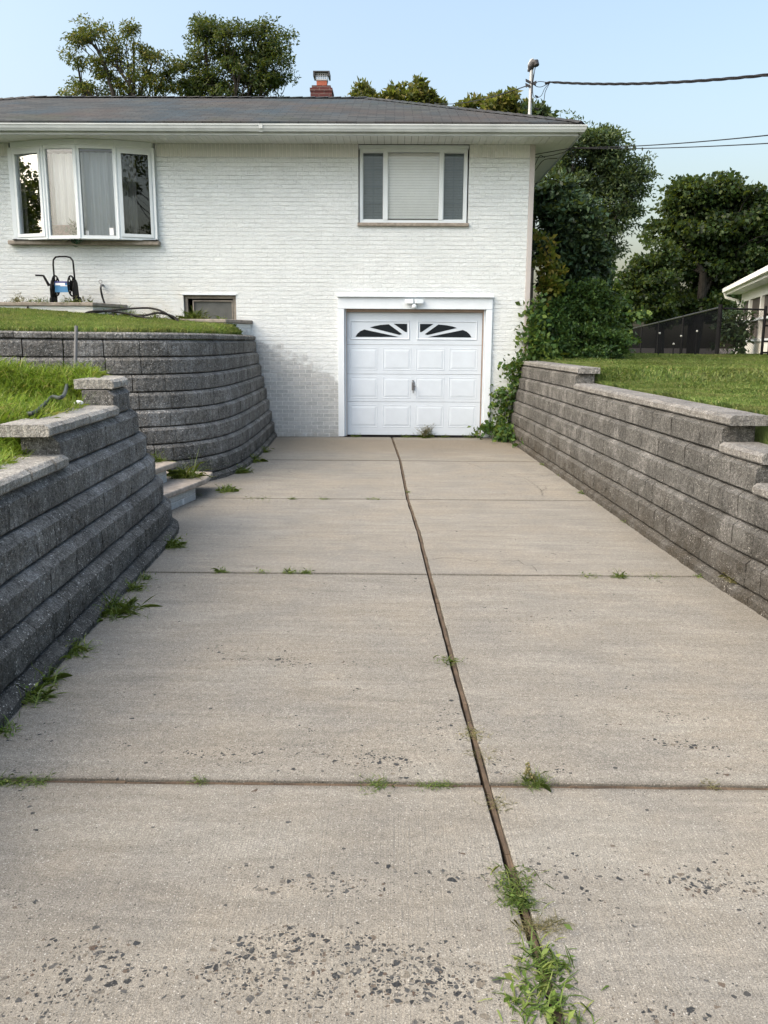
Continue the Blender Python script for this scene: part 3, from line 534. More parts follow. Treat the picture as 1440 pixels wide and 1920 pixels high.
def scatter(n,xf,yr,zf,h,w,lean,name,mat,pw=1.0,clump=0,curl=0):
    y=yr[0]+(yr[1]-yr[0])*rng.random(n)**pw; xa,xb=xf(y); x=xa+(xb-xa)*rng.random(n)
    if clump:
        keep=np.array([mnoise.noise(Vector((a*3,b*3,0)))+.35*mnoise.noise(Vector((a*9,b*9,3)))>-.25 for a,b in zip(x,y)]) | (rng.random(n)<.45); x=x[keep];y=y[keep]
    hh=h*(1+.45*np.array([mnoise.noise(Vector((a*1.6,b*1.6,5))) for a,b in zip(x,y)]))
    V=blades(np.stack([x,y,zf(x,y)-.004],1),hh,w,lean) if not curl else curls(np.stack([x,y,zf(x,y)-.004],1),hh,w,1.1,1.05); return tag(np_mesh(name,V,V.shape[1],mat),'grass blades growing on the lawn','grass',kind='stuff')
scatter(190000,lambda y:(xR(y)+.02,np.minimum(.50*y+1.5,14)),(4.5,24),zR,.06,.006,.6,'grass',M['grass'],.8)
scatter(30000,lambda y:(xR(y)+.02,xR(y)+.6),(5.5,15),zR,.06,.006,.5,'grass',M['grass'])
scatter(75000,lambda y:(-.53*y-.9,xL(y)+.05),(3.6,7.95),zL,.17,.0055,.75,'grass',M['bright'],.7,clump=1,curl=1)
def scat_t(n):
    x=rng.uniform(-8.2,-2.62,n); t=rng.random(n)**1.1; y=yTf(x)-.06+(15.0-yTf(x))*t; 
    V=blades(np.stack([x,y,zT(x,y)],1),.07,.007,.5); tag(np_mesh('grass',V,5,M['grass']),'grass blades growing on the terrace','grass',kind='stuff')
scat_t(90000)
# ---------------------------------------------------------------- house
D=15.45; ZS=4.99
hs=empty('house',(-3.9,D,0),'white painted brick ranch house with bay window and garage door below','house')
OP=[(-.985,1.735,-1,2.50),(-6.60,-4.10,3.385,9),(-.625,1.268,3.71,9),(-3.71,-2.785,1.7,2.487)]
def brickwall():
    x0,x1,z0,z1=-10.1,2.30,-.1,4.78; xs=sorted({x0,x1}|{v for o in OP for v in o[:2]}); zs=sorted({z0,z1}|{min(max(v,z0),z1) for o in OP for v in o[2:]})
    b=MB()
    for a,c in zip(xs,xs[1:]):
        for e,g_ in zip(zs,zs[1:]):
            mx,mz=(a+c)/2,(e+g_)/2
            if not any(o[0]<mx<o[1] and o[2]<mz<o[3] for o in OP): b.quad((a,D,e),(c,D,e),(c,D,g_),(a,D,g_))
    for (a,c,e,g_) in OP:
        e=max(e,z0); t=min(g_,ZS); dp=.2
        b.quad((a,D,e),(a,D,t),(a,D+dp,t),(a,D+dp,e)); b.quad((c,D,t),(c,D,e),(c,D+dp,e),(c,D+dp,t)); b.quad((a,D,e),(a,D+dp,e),(c,D+dp,e),(c,D,e))
        if g_<4.7: b.quad((a,D,g_),(c,D,g_),(c,D+dp,g_),(a,D+dp,g_))
    return b
brickwall().build('wall',M['brick'],hs)
for a,c in ((-10.1,-6.60),(-4.10,-.625),(1.268,2.30)): MB().box(a,c,D-.003,D+.12,4.782,ZS-.002).build('soldier_course',M['soldier'],hs)
for q in (((2.30,D,-.1),(2.30,21.2,-.1),(2.30,21.2,ZS),(2.30,D,ZS)),((-10.1,D,-.1),(-10.1,D,ZS),(-10.1,21.2,ZS),(-10.1,21.2,-.1)),((-10.1,21.2,-.1),(-10.1,21.2,ZS),(2.30,21.2,ZS),(2.30,21.2,-.1))): MB().quad(*q).build('side_wall',M['board'],hs)
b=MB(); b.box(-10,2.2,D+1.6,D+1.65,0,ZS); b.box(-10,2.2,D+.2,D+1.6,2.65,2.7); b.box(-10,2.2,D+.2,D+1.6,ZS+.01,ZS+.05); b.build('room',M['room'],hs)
b=MB(); b.box(2.302,2.385,D-.02,D+.09,.02,ZS-.002); b.build('corner_board',M['board'],hs,bevel=.006)
# roof (hip)
XE0,XE1,YE0,ZE=-10.86,3.0,14.70,5.172; RR=3.6; mS=.357; XR0,XR1=XE0+RR,XE1-RR; YR=YE0+RR; YE1=YE0+2*RR; ZR=ZE+mS*RR
C0,C1,C2,C3=(XE0,YE0,ZE),(XE1,YE0,ZE),(XE1,YE1,ZE),(XE0,YE1,ZE); A,B_=(XR0,YR,ZR),(XR1,YR,ZR); th=.028
def slope(name,poly,mat):
    b=MB(); b.prism([(p[0],p[1],p[2]-th) for p in poly],(0,0,th)); return b.build(name,mat,hs)
slope('roof',[C0,C1,B_,A],M['shx']); slope('roof',[C1,C2,B_],M['shy']); slope('roof',[C3,C0,A],M['shy']); slope('roof',[C2,C3,A,B_],M['shx'])
b=MB()
def ridge(p,q,n,w=.13):
    p,q=Vector(p),Vector(q); t=(q-p)/n; s=t.cross(Vector((0,0,1))).normalized()*w; dn=Vector((0,0,-w*.30))
    for i in range(n):
        a=p+t*i; c=a+t*1.12; up=Vector((0,0,.012)); u2=Vector((0,0,.026))
        b.add([a+up+s+dn,a+up+Vector((0,0,.008)),a+up-s+dn,c+u2-s+dn,c+u2+Vector((0,0,.008)),c+u2+s+dn],[(0,1,4,5),(1,2,3,4)])
ridge(C1,B_,24); ridge(C0,A,24); ridge(A,B_,26)
b.build('ridge_cap',M['shx'],hs)
# raised roof patch along the ridge right of centre, as in the photo's lifted shingle line
# eaves: soffit boards, fascia, gutters
b=MB(); x=-10.8; 
while x<2.99:
    b.box(x,min(x+.108,3.0),14.77,D-.004,ZS,ZS+.012); x+=.113
y=D
while y<21.8: b.box(2.39,2.985,y,min(y+.108,21.9),ZS,ZS+.012); y+=.113
b.build('soffit',M['soffit'],hs)
b=MB(); b.box(-10.86,3.0,14.775,21.95,ZS+.014,ZS+.02); b.build('eave_void',M['dark'],hs)
b=MB(); b.box(-10.86,2.87,14.745,14.768,4.972,5.13); b.box(-10.86,2.955,14.73,14.747,4.972,5.03); b.box(2.988,3.005,14.78,21.9,4.972,5.13); b.build('fascia',M['gutter'],hs)
def gutter_profile(o):  # (outwards,z)
    return [(0,5.12),(0,5.02),(.05,5.012),(.075,5.016),(.082,5.03),(.09,5.045),(.096,5.052),(.104,5.09),(.113,5.10),(.113,5.122),(.105,5.122),(.10,5.104),(.09,5.09),(.075,5.035),(.008,5.03),(.008,5.12)]
prof=gutter_profile(0); b=MB()
pts=[(-10.9,14.735-o,z) for o,z in prof]; n=len(prof)
v=pts+[(2.965+o,14.735-o,z) for o,z in prof]+[(2.965+o,21.9,z) for o,z in prof]
b.add(v,[(i,(i+1)%n,n+(i+1)%n,n+i) for i in range(n)]+[(n+i,n+(i+1)%n,2*n+(i+1)%n,2*n+i) for i in range(n)])
for x in (-2.16,-7.9): b.box(x-.03,x+.03,14.735-.1155,14.735-.108,5.05,5.122); b.box(x-.03,x+.03,14.735-.085,14.735-.02,5.006,5.0118)
b.build('gutter',M['gutter'],hs)
# chimney
ch=MB(); ch.box(-1.75,-1.31,18.9,19.4,5.9,6.7500); ch.box(-1.762,-1.298,18.888,19.412,6.7520,6.8100); ch.box(-1.725,-1.335,18.925,19.375,6.8120,6.8650)
cho=ch.build('chimney',M['redbrick'],hs)
f=MB(); f.box(-1.635,-1.425,19.05,19.26,6.8670,6.9900); f.build('flue',M['terracotta'],cho)
f=MB()
f.box(-1.645,-1.415,19.04,19.27,6.9920,7.0200)
for i in range(6):
    x=-1.645+.23*i/5; f.box(x-.005,x+.005,19.04,19.046,7.0200,7.1400); f.box(x-.005,x+.005,19.264,19.27,7.0200,7.1400)
for i in range(3):
    z=7.0450+.034*i; f.box(-1.645,-1.415,19.037,19.0395,z-.004,z+.004)
f.build('spark_guard',M['galv'],cho)
f=MB(); f.prism([(-1.70,18.99,7.1400),(-1.36,18.99,7.1400),(-1.36,19.32,7.1400),(-1.70,19.32,7.1400)],(0,0,.02)); f.box(-1.70,-1.668,18.99,19.32,7.0600,7.1390); f.box(-1.392,-1.36,18.99,19.32,7.0600,7.1390); f.build('flue_cap',M['darkmetal'],cho)
# garage door + trim
GX0,GX1=-.835,1.575; GY=15.56
b=MB(); b.box(-.985,-.875,15.41,15.58,.012,2.262); b.box(1.625,1.735,15.41,15.58,.012,2.262); b.box(-.985,1.735,15.408,15.58,2.264,2.462)
b.prism([(-.995,15.36,2.464),(-.995,15.36,2.486),(-.995,15.47,2.502),(-.995,15.47,2.464)],(2.74,0,0)); b.box(-.873,-.84,15.50,15.60,.012,2.262); b.box(1.592,1.623,15.50,15.60,.012,2.262)
b.build('garage_frame',M['white'],hs,bevel=.004)
b=MB(); b.box(1.578,1.5915,15.49,15.53,.012,2.262); b.box(-.8395,-.833,15.49,15.53,.012,2.262); b.box(-.84,1.59,15.50,15.59,2.215,2.262); b.build('weather_strip',m_plain('tan weather strip',(.33,.25,.20),.8),hs)
b=MB(); zsec=[.03,.632,1.126,1.646,2.212]
for z0,z1 in zip(zsec,zsec[1:]): b.box(GX0,GX1,GY,GY+.045,z0+.0025,z1-.0025)
def bead(b,x0,x1,z0,z1,w=.018,h=.0045,inner=True):
    for (o,dy) in ((0,h),):
        R_=[(x0,z0,x1,z1),(x0+w*.5,z0+w*.5,x1-w*.5,z1-w*.5),(x0+w,z0+w,x1-w,z1-w)]; ys=[GY-.0005,GY-h,GY-.0005]; L=[]
        for (a,c,d,e),y in zip(R_,ys): L.append([(a,y,c),(d,y,c),(d,y,e),(a,y,e)])
        for A_,B2 in zip(L,L[1:]): b.add(A_+B2,[(i,(i+1)%4,4+(i+1)%4,4+i) for i in range(4)])
    if inner:   # raised field with sloped edge
        q=w*1.25; e=.035; A_=[(x0+q,GY-.0005,z0+q),(x1-q,GY-.0005,z0+q),(x1-q,GY-.0005,z1-q),(x0+q,GY-.0005,z1-q)]; B2=[(x0+q+e,GY-.0055,z0+q+e),(x1-q-e,GY-.0055,z0+q+e),(x1-q-e,GY-.0055,z1-q-e),(x0+q+e,GY-.0055,z1-q-e)]
        b.add(A_+B2,[(i,(i+1)%4,4+(i+1)%4,4+i) for i in range(4)]+[(4,5,6,7)])
cols=[(-.79,-.28),(-.195,.317),(.40,.918),(.996,1.505)]
for (z0,z1) in ((.17,.575),(.69,1.075),(1.195,1.59)):
    for x0,x1 in cols: bead(b,x0,x1,z0,z1)
for x0,x1 in ((-.775,.29),(.415,1.495)): bead(b,x0,x1,1.728,2.068,.03,.012,False)
gd=b.build('garage_door',M['door'],hs)
b=MB()
def zx(px,pz): return (-.839+(px-172)*2.405/860, 2.186-(pz-200)*2.15/780)
def pane(pts,mirror):
    P=[zx(*p) for p in pts]
    if mirror: P=[(2*.353-x,z) for x,z in P]
    return [(x,GY-.004,z) for x,z in P]
W1=[(228,347),(240,327),(258,311),(284,300),(505,346)]; W2=[(322,287),(350,278),(385,271),(440,266),(526,328),(508,333)]; W3=[(472,263),(557,263),(557,315),(545,314)]
for mir in (0,1):
    b=MB()
    for wv in (W1,W2,W3): b.prism(pane(wv,mir),(0,.003,0))
    b.build('door_window',M['darkglass'],gd)
h_=MB(); h_.box(.332,.385,GY-.012,GY-.0015,.84,.985); h_.tube([(.36,GY-.008,.93),(.36,GY-.05,.93)],.012,10); h_.box(.352,.368,GY-.062,GY-.05,.79,.94); h_.box(.345,.40,GY-.062,GY-.051,.90,.925); h_.sphere((.355,GY-.006,1.01),.016)
h_.build('door_handle',M['steel'],gd)
b=MB(); b.box(-.84,1.59,GY-.005,GY+.05,.0,.03); b.build('door_seal',M['rubber'],gd)
# right window
def ring(b,x0,x1,z0,z1,w,y0,y1,wb=None):
    wb=wb or w; b.box(x0,x0+w,y0,y1,z0,z1); b.box(x1-w,x1,y0,y1,z0,z1); b.box(x0+w,x1-w,y0,y1,z1-w,z1); b.box(x0+w,x1-w,y0,y1,z0,z0+wb)
b=MB(); b.box(-.622,1.265,15.47,15.56,4.925,4.985); ring(b,-.605,1.245,3.715,4.925,.05,15.485,15.575)
b.box(-.19,-.118,15.475,15.575,3.765,4.875); b.box(.759,.833,15.475,15.575,3.765,4.875)
for a,c in ((-.555,-.19),(.833,1.195)): ring(b,a,c,3.765,4.875,.014,15.50,15.56)
wf=b.build('window',M['vinyl'],hs,bevel=.004)
for a,c in ((-.541,-.204),(.847,1.181)): MB().box(a,c,15.528,15.532,3.779,4.861).build('pane',M['screen'],wf)
b=MB(); b.box(-.118,.759,15.528,15.532,3.765,4.875); b.build('pane',M['pane'],wf)
for a,c in ((-.541,-.204),(.847,1.181)):
    b=MB(); m_=(a+c)/2; b.box(m_-.006,m_+.006,15.535,15.541,3.779,4.861)
    for i in (1,2,3): z=3.779+1.082*i/4; b.box(a,c,15.534,15.540,z-.005,z+.005)
    b.build('muntin',M['vinyl'],wf)
for (a,c,zb) in ((-.57,-.16,3.82),(-.14,.78,3.835),(.81,1.21,3.82)):
    b=MB(); b.box(a,c,15.56,15.61,4.79,4.87); z=4.77; i=0
    while z>zb:
        t=.030+random.uniform(-.003,.003); dz=.0205; b.add([(a,15.574,z-dz),(c,15.574,z-dz+random.uniform(-.003,.003)),(c,15.585,z+dz),(a,15.585,z+dz),(a,15.577,z-dz-.003),(c,15.577,z-dz-.003),(c,15.588,z+dz-.003),(a,15.588,z+dz-.003)],[(0,1,2,3),(7,6,5,4),(0,4,5,1),(2,6,7,3)]); z-=.0445
    b.box(a,c,15.57,15.61,zb-.035,zb-.01); b.build('blind',M['blind'],wf)
b=MB(); b.box(-.64,1.285,15.40,15.60,3.655,3.713); b.build('sill',M['stone'],wf,bevel=.012)
# basement window
b=MB(); ring(b,-3.70,-2.795,2.0,2.478,.05,15.50,15.62); ring(b,-3.56,-2.85,2.0,2.40,.02,15.49,15.52); wb_=b.build('window',m_plain('dirty window frame',(.22,.20,.17),.8,var=.35),hs); MB().box(-3.73,-2.77,15.425,15.50,2.488,2.51).build('lintel_trim',M['white'],wb_)
b=MB(); b.box(-3.54,-2.87,15.527,15.531,2.0,2.38); b.build('pane',m_plain('dusty basement pane',(.10,.105,.10),.35,var=.25,scale=4),wb_)
# bow window
BX=[-6.545,-5.93,-5.345,-4.70,-4.13]; BYY=[15.40,15.20,15.12,15.20,15.40]
b=MB()
def seg_box(b,i,f0,f1,z0,z1,d0,d1):
    p=Vector((BX[i],BYY[i],0)); q=Vector((BX[i+1],BYY[i+1],0)); t=q-p; n=Vector((t.y,-t.x,0)).normalized(); a=p+t*f0; c=p+t*f1
    P=[a+n*d0,c+n*d0,c+n*d1,a+n*d1]; b.prism([(v.x,v.y,z0) for v in P],(0,0,z1-z0))
pn=[];
for i in range(4):
    zt=4.80 if i in (0,3) else 4.845; zb=3.475 if i in (0,3) else 3.45
    w=.085 if i in (0,3) else .055
    seg_box(b,i,.015,w+.03,3.40,4.90,-.05,.02); seg_box(b,i,1-w-.03,.985,3.40,4.90,-.05,.02); seg_box(b,i,w+.03,.97-w,zt,4.90,-.05,.02); seg_box(b,i,w+.03,.97-w,3.40,zb,-.05,.02)
    if i in (0,3):
        seg_box(b,i,.06,.135,3.435,4.845,.021,.035); seg_box(b,i,.865,.94,3.435,4.845,.021,.035); seg_box(b,i,.135,.865,4.785,4.845,.021,.035); seg_box(b,i,.135,.865,3.435,3.49,.021,.035)
for i in range(1,4): b.tube([(BX[i],BYY[i]-.012,3.40),(BX[i],BYY[i]-.012,4.90)],.022,8)
seg_all=[(BX[i],BYY[i]) for i in range(5)]
b.prism([(x,y-.035,4.90) for x,y in seg_all]+[(-4.105,15.6,4.90),(-6.595,15.6,4.90)],(0,0,.086))
b.prism([(x,y-.025,3.392) for x,y in seg_all]+[(-4.13,15.6,3.392),(-6.545,15.6,3.392)],(0,0,.022))
b.box(-6.598,-6.53,15.37,15.6,3.415,4.90); b.box(-4.145,-4.102,15.37,15.6,3.415,4.90)
bf=b.build('bow_window',M['vinyl'],hs)
for i in range(4):
    b=MB(); seg_box(b,i,.1,.9,3.44,4.86,-.02,-.016); b.build('pane',M['pane'],bf)
b=MB(); b.box(-6.70,-4.07,15.33,15.62,3.318,3.388); b.build('sill',M['stone'],bf,bevel=.015)
def curtain(xa,ya,xb,yb,z0,z1,amp,n,mat,ph=0):
    b=MB(); v=[];f=[]; N=n*8
    for i in range(N+1):
        t=i/N; o=amp*math.sin(t*n*2*math.pi+ph)+.3*amp*math.sin(t*n*5+1)
        for z in (z0,z1): v.append((xa+(xb-xa)*t,ya+(yb-ya)*t+o,z))
    f=[(2*i,2*i+2,2*i+3,2*i+1) for i in range(N)]; b.add(v,f); return b.build('curtain',mat,bf,smooth=True)
curtain(-5.90,15.36,-5.37,15.30,3.42,4.80,.02,4,M['sheer']); curtain(-5.34,15.30,-4.72,15.36,3.42,4.82,.018,5,M['sheer2'],1)
curtain(-4.70,15.42,-4.46,15.5,3.42,4.8,.02,3,M['sheer3']); curtain(-6.5,15.53,-6.38,15.5,3.42,4.8,.015,1,M['sheer3'])
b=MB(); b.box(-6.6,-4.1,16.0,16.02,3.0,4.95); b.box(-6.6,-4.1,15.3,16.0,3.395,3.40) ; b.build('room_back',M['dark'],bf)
b=MB(); b.box(-5.86,-5.56,15.245,15.28,3.415,3.63); b.build('picture_box',M['print'],bf)
V=leafquads(np.array([-5.47,15.27,3.47])+rng.normal(size=(160,3))*[.06,.02,.08],.14,.25,-.5); np_mesh('potted_leaves',V,4,M['green'],bf)
MB().box(-5.265,-5.215,15.155,15.159,3.46,3.53).build('sticker',M['paper'],bf); MB().box(-4.87,-4.80,15.195,15.199,3.46,3.58).build('sticker',M['paper'],bf)
# security light
sl=empty('security_light',(.355,15.40,2.36),'small white twin head security light on the garage door header','wall light')
b=MB(); b.tube([(.355,15.405,2.37),(.355,15.36,2.37)],.05,14); b.sphere((.357,15.335,2.305),.045); b.build('sensor_body',M['vinyl'],sl,smooth=False)
for s in (-1,1):
    b=MB(); b.obox((.355+s*.085,15.34,2.39),(.07,s*.02,.0),(-s*.008,.025,0),(0,.008,.035)); b.build('lamp_head',M['vinyl'],sl,bevel=.006)
# ---------------------------------------------------------------- service mast and wires
ms=empty('service_mast',(2.42,16.5,5.4),'grey metal service mast with dark weatherhead rising above the roof corner','service mast')
mx,my=2.42,16.5
b=MB(); b.tube([(mx,my,5.2),(mx+.004,my,6.46)],.033,14); b.build('pipe',M['galv'],ms,smooth=False)
b=MB(); b.tube([(mx-.02,my+.03,6.44),(mx-.01,my,6.52),(mx+.03,my-.02,6.575),(mx+.07,my-.05,6.57),(mx+.085,my-.07,6.52)],[.045,.06,.066,.06,.045],14); b.build('weatherhead',M['darkmetal'],ms)
b=MB(); b.tube([(mx-.055,my,6.47),(mx-.05,my,6.55),(mx-.01,my-.01,6.63),(mx+.03,my-.02,6.645)],[.012,.018,.018,.01],8); b.build('hood_rim',M['galv'],ms)
b=MB()
for s,z in ((-1,6.2),(1,6.24),(-1,6.27)): b.obox((mx+s*.05,my-.02,z),(.045,0,s*.02),(0,.02,0),(-.004,0,.02))
b.tube([(mx-.06,my-.02,6.22),(mx-.085,my-.03,6.17)],.012,6); b.tube([(mx+.04,my-.03,6.22),(mx+.09,my-.03,6.205)],.010,6); b.build('clamp',M['darkmetal'],ms)
def sag(p,q,n,s): p,q=Vector(p),Vector(q); return [p.lerp(q,i/n)-Vector((0,0,s*4*(i/n)*(1-i/n))) for i in range(n+1)]
E1=at(1600,121,10.6); s0=(mx+.32,my-.15,6.225)
pl=empty('power_line',s0,'thick twisted overhead cable running from the service mast out to the right','cable')
base=sag(s0,E1,150,.10)
for k in range(3):
    b=MB(); P=[]
    for i,p in enumerate(base):
        a=i*.30+k*2.1; r=.0115*(1 if i>3 else i/3); P.append(p+Vector((0,r*math.cos(a),r*math.sin(a))))
    b.tube(P,.0105,6); b.build('strand',M['rubber'],pl)
b=MB(); b.tube([s0,(mx+.24,my-.1,6.215)],.02,8); b.build('splice',M['rubber'],pl)
b=MB()
for pts in ([s0,(mx+.16,my-.08,6.26),(mx+.1,my-.04,6.25),(mx+.07,my-.03,6.21)],[s0,(mx+.18,my-.08,6.17),(mx+.08,my-.04,6.19),(mx+.05,my-.03,6.22)],
    [s0,(mx+.24,my-.1,6.14),(mx+.19,my-.09,6.03),(mx+.12,my-.07,5.995),(mx+.05,my-.05,6.02),(mx+.03,my-.045,6.2),(mx+.06,my-.05,6.5)],[s0,(mx+.25,my-.1,6.08),(mx+.23,my-.1,5.93),(mx+.15,my-.08,5.81),(mx+.07,my-.06,5.82),(mx+.02,my-.045,5.95),(mx+.02,my-.045,6.25),(mx+.07,my-.05,6.52)]):
    pp=Path([(p[0],p[2]) for p in pts],1,.01); b.tube([(a,my-.1*min(1,max(.4,(a-mx)/.3)),c) for a,c in pp.A],.0055,6)
for p in ((mx+.10,my-.08,6.005),(mx+.11,my-.07,5.80)): b.tube([(p[0]-.03,p[1],p[2]+.015),(p[0]+.03,p[1],p[2]-.012)],.014,8)
b.build('drip_loop',M['rubber'],pl)
tag(MB().tube(sag((mx-.06,my-.03,6.20),at(815,194,30),24,.12),.009,6).build('telephone_wire',M['rubber']),'thin wire running from the service mast down behind the roof ridge','wire')
tag(MB().tube(sag((2.39,15.50,4.845),at(1075,277,14.85),8,-.0).__add__(sag(at(1075,277,14.85),at(1600,235,9),26,.05)[1:]),.0065,6).build('telephone_wire',M['rubber']),'upper of two thin black wires running right from under the roof corner','wire')
w2=[Vector(p) for p in ((2.39,15.5,4.80),(2.5,15.35,4.775),(2.65,15.15,4.765),(2.80,14.98,4.78),(2.88,14.88,4.83))]; w3=[w2[-1],Vector(at(1068,290,14.86)),Vector(at(1074,278,14.85))]
tag(MB().tube(w2+w3[1:]+sag(at(1075,278,14.85),at(1600,258,9),26,.04)[1:],.006,6).build('telephone_wire',M['rubber']),'lower of two thin black wires, with a drooping loop under the soffit','wire')
# ---------------------------------------------------------------- beds in front of the house
def bed(label,x0,x1,yF,zt,zb,depth_end):
    o=empty('planter_wall',((x0+x1)/2,yF,zb),label,'planter wall')
    b=MB(); b.box(x0,x1,yF,yF+.09,zb-.3,zt-.062); b.prism([(x1,yF,zb-.3),(x1+.30,depth_end,zb-.3),(x1+.21,depth_end,zb-.3),(x1-.09,yF+.05,zb-.3)],(0,0,zt-zb+.237)); b.build('brick_face',M['brick'],o)
    b=MB(); b.prism([(x0,yF-.03,zt-.06),(x1+.02,yF-.03,zt-.06),(x1+.34,depth_end,zt-.06),(x1+.14,depth_end,zt-.06),(x1-.08,yF+.16,zt-.06),(x0,yF+.16,zt-.06)],(0,0,.06)); b.build('coping',M['stone'],o,bevel=.012)
    b=MB(); b.quad((x0,yF+.08,zt-.03),(x1-.02,yF+.08,zt-.03),(x1+.2,D-.01,zt-.03),(x0,D-.01,zt-.03)); b.build('bed_soil',M['soil'],o)
bed('white brick planter bed with stone coping under the bay window',-11,-5.04,14.62,2.315,2.09,D-.005)
bed('white brick planter bed with stone coping in front of the basement window',-4.95,-2.83,14.62,2.055,1.88,D-.005)
# hose reel
hx,hy,hz=-5.62,14.95,2.29
hr=empty('hose_reel',(hx,hy,hz),'black garden hose reel cart with tall loop handle and blue label under the bay window','hose reel')
L=.155
P=[(-L,0,.12),(-L-.012,.02,.45),(-L-.02,.03,.66),(-L-.01,.03,.74),(-L+.03,.03,.785),(-.06,.03,.795),(.06,.03,.795),(L-.03,.03,.78),(L+.01,.03,.73),(L+.015,.03,.66),(L+.025,.02,.45),(L+.03,0,.12)]
b=MB(); b.tube([(hx+x,hy+y,hz+z) for x,y,z in P],.0145,10); b.build('handle',M['black'],hr,smooth=True)
for s in (-1,1):
    b=MB(); cx=hx+s*(L-.02)
    for r in (.175,.16):
        pass
    ringp=[(cx,hy-.02+.165*math.cos(a),hz+.31+.165*math.sin(a)) for a in np.linspace(0,2*math.pi,33)]; b.tube(ringp,.014,8)
    ringp=[(cx,hy-.02+.08*math.cos(a),hz+.31+.08*math.sin(a)) for a in np.linspace(0,2*math.pi,25)]; b.tube(ringp,.012,8)
    for k in range(6):
        a=k*math.pi/3; b.tube([(cx,hy-.02,hz+.31),(cx,hy-.02+.165*math.cos(a),hz+.31+.165*math.sin(a))],.012,6)
    b.build('spool_flange',M['black'],hr)
    b=MB(); X=hx+s*(L+.035); q=[(-.11,0),(.12,0),(.13,.12),(.09,.36),(.03,.42),(-.05,.40),(-.12,.26)]
    b.prism([(X-.016,hy+y,hz+z) for y,z in q],(.032,0,0)); b.build('side_plate',M['black'],hr,bevel=.008)
b=MB(); b.tube([(hx-L,hy-.02,hz+.31),(hx+L,hy-.02,hz+.31)],.075,16); b.build('drum',M['black'],hr)
b=MB(); b.box(hx-.115,hx+.125,hy-.115,hy-.095,hz+.20,hz+.38); lb=b.build('label_card',M['blue'],hr)
b=MB(); b.box(hx-.115,hx+.125,hy-.1175,hy-.1155,hz+.345,hz+.38); b.build('label_band',M['navy'],lb)
b=MB(); b.box(hx-.10,hx+.06,hy-.1195,hy-.118,hz+.315,hz+.352); b.box(hx-.02,hx+.11,hy-.1195,hy-.118,hz+.30,hz+.312); b.build('label_print',M['paper'],lb)
b=MB(); b.tube([(hx-L-.05,hy-.02,hz+.31),(hx-L-.09,hy-.03,hz+.33)],.02,8); b.tube([(hx-L-.09,hy-.03,hz+.31),(hx-L-.17,hy-.05,hz+.48)],[.026,.018],8); b.tube([(hx-L-.165,hy-.05,hz+.475),(hx-L-.30,hy-.06,hz+.48)],.014,8); b.build('crank',M['black'],hr)
for s in (-1,1):
    b=MB(); b.tube([(hx-.26*(s<0)+.2*(s>0),hy+.06,hz+.06),(hx-.22*(s<0)+.24*(s>0),hy+.06,hz+.06)],.075,16); b.build('wheel',M['black'],hr)
# spigot + hoses
sp=empty('spigot',(-5.12,D,2.62),'small metal wall spigot with a black hose hanging from it','spigot')
b=MB(); b.tube([(-5.12,D+.01,2.645),(-5.12,D-.09,2.645),(-5.12,D-.13,2.60)],.018,10); b.build('tap_body',M['steel'],sp)
b=MB(); b.tube([(-5.135+.028*math.cos(a),D-.08,2.70+.028*math.sin(a)) for a in np.linspace(0,6.3,17)],.008,6); b.build('tap_handle',M['galv'],sp)
def spl(pts,r,seg=8,step=.03):
    out=[];P=[Vector(p) for p in pts]; Q=[2*P[0]-P[1]]+P+[2*P[-1]-P[-2]]
    for i in range(1,len(Q)-2):
        m=max(2,int((Q[i+1]-Q[i]).length/step))
        for j in range(m):
            t=j/m; a,b_,c,d=Q[i-1:i+3]; out.append(.5*((2*b_)+(c-a)*t+(2*a-5*b_+4*c-d)*t*t+(3*b_-a-3*c+d)*t**3))
    out.append(P[-1]); return MB().tube(out,r,seg)
ct=lambda x,y,h: (x,y,float(zT(x,y))+h)
tag(spl([(-5.12,D-.135,2.59),(-5.10,D-.14,2.45),(-5.02,D-.2,2.25),(-4.95,D-.28,2.12),(-4.85,14.9,2.06),ct(-4.7,14.5,.07),ct(-4.45,14.35,.03),ct(-4.1,14.4,.10),ct(-3.85,14.3,.16),ct(-3.6,14.25,.12),ct(-3.5,14.1,.04),ct(-3.75,14.0,.03),ct(-4.1,14.15,.08),ct(-4.5,14.25,.12),ct(-4.9,14.2,.10),ct(-5.1,14.35,.03),ct(-4.8,14.5,.12),ct(-4.3,14.5,.2),ct(-3.95,14.35,.22),ct(-3.7,14.2,.16),ct(-3.55,14.3,.03)],.017).build('garden_hose',M['rubber'],smooth=True),'black garden hose hanging from the spigot and coiled loosely on the terrace grass','hose')
tag(spl([(-6.12,14.60,2.24),(-6.10,14.55,2.18),(-6.0,14.5,2.06),ct(-5.85,14.45,.03),ct(-5.6,14.4,.05),ct(-5.45,14.45,.06),(-5.43,14.5,2.16)],.017).build('garden_hose',M['rubber'],smooth=True),'short black hose end lying against the planter coping below the hose reel','hose')
def on_lawn(px,py,h):
    z=1.3
    for _ in range(40): x,y,_z=gnd(px,py,z); z=.5*z+.5*(float(zL(x,min(max(y,3),7.9)))+h)
    return (x,y,z)
hp=[on_lawn(a,b_,.10) for a,b_ in ((40,788),(60,775),(80,761),(98,744),(111,725),(122,713),(131,701))]
tag(spl(hp,.014).build('garden_hose',m_plain('grey green hose',(.03,.038,.036),.5)),'thin dark hose lying in the near left grass behind the stepped capstones','hose')
tag(MB().tube([at(141,690,8.75),at(143,611,8.82)],.017,10).build('metal_stake',M['steel']),'thin grey metal stake standing in front of the tall curved block wall','stake')
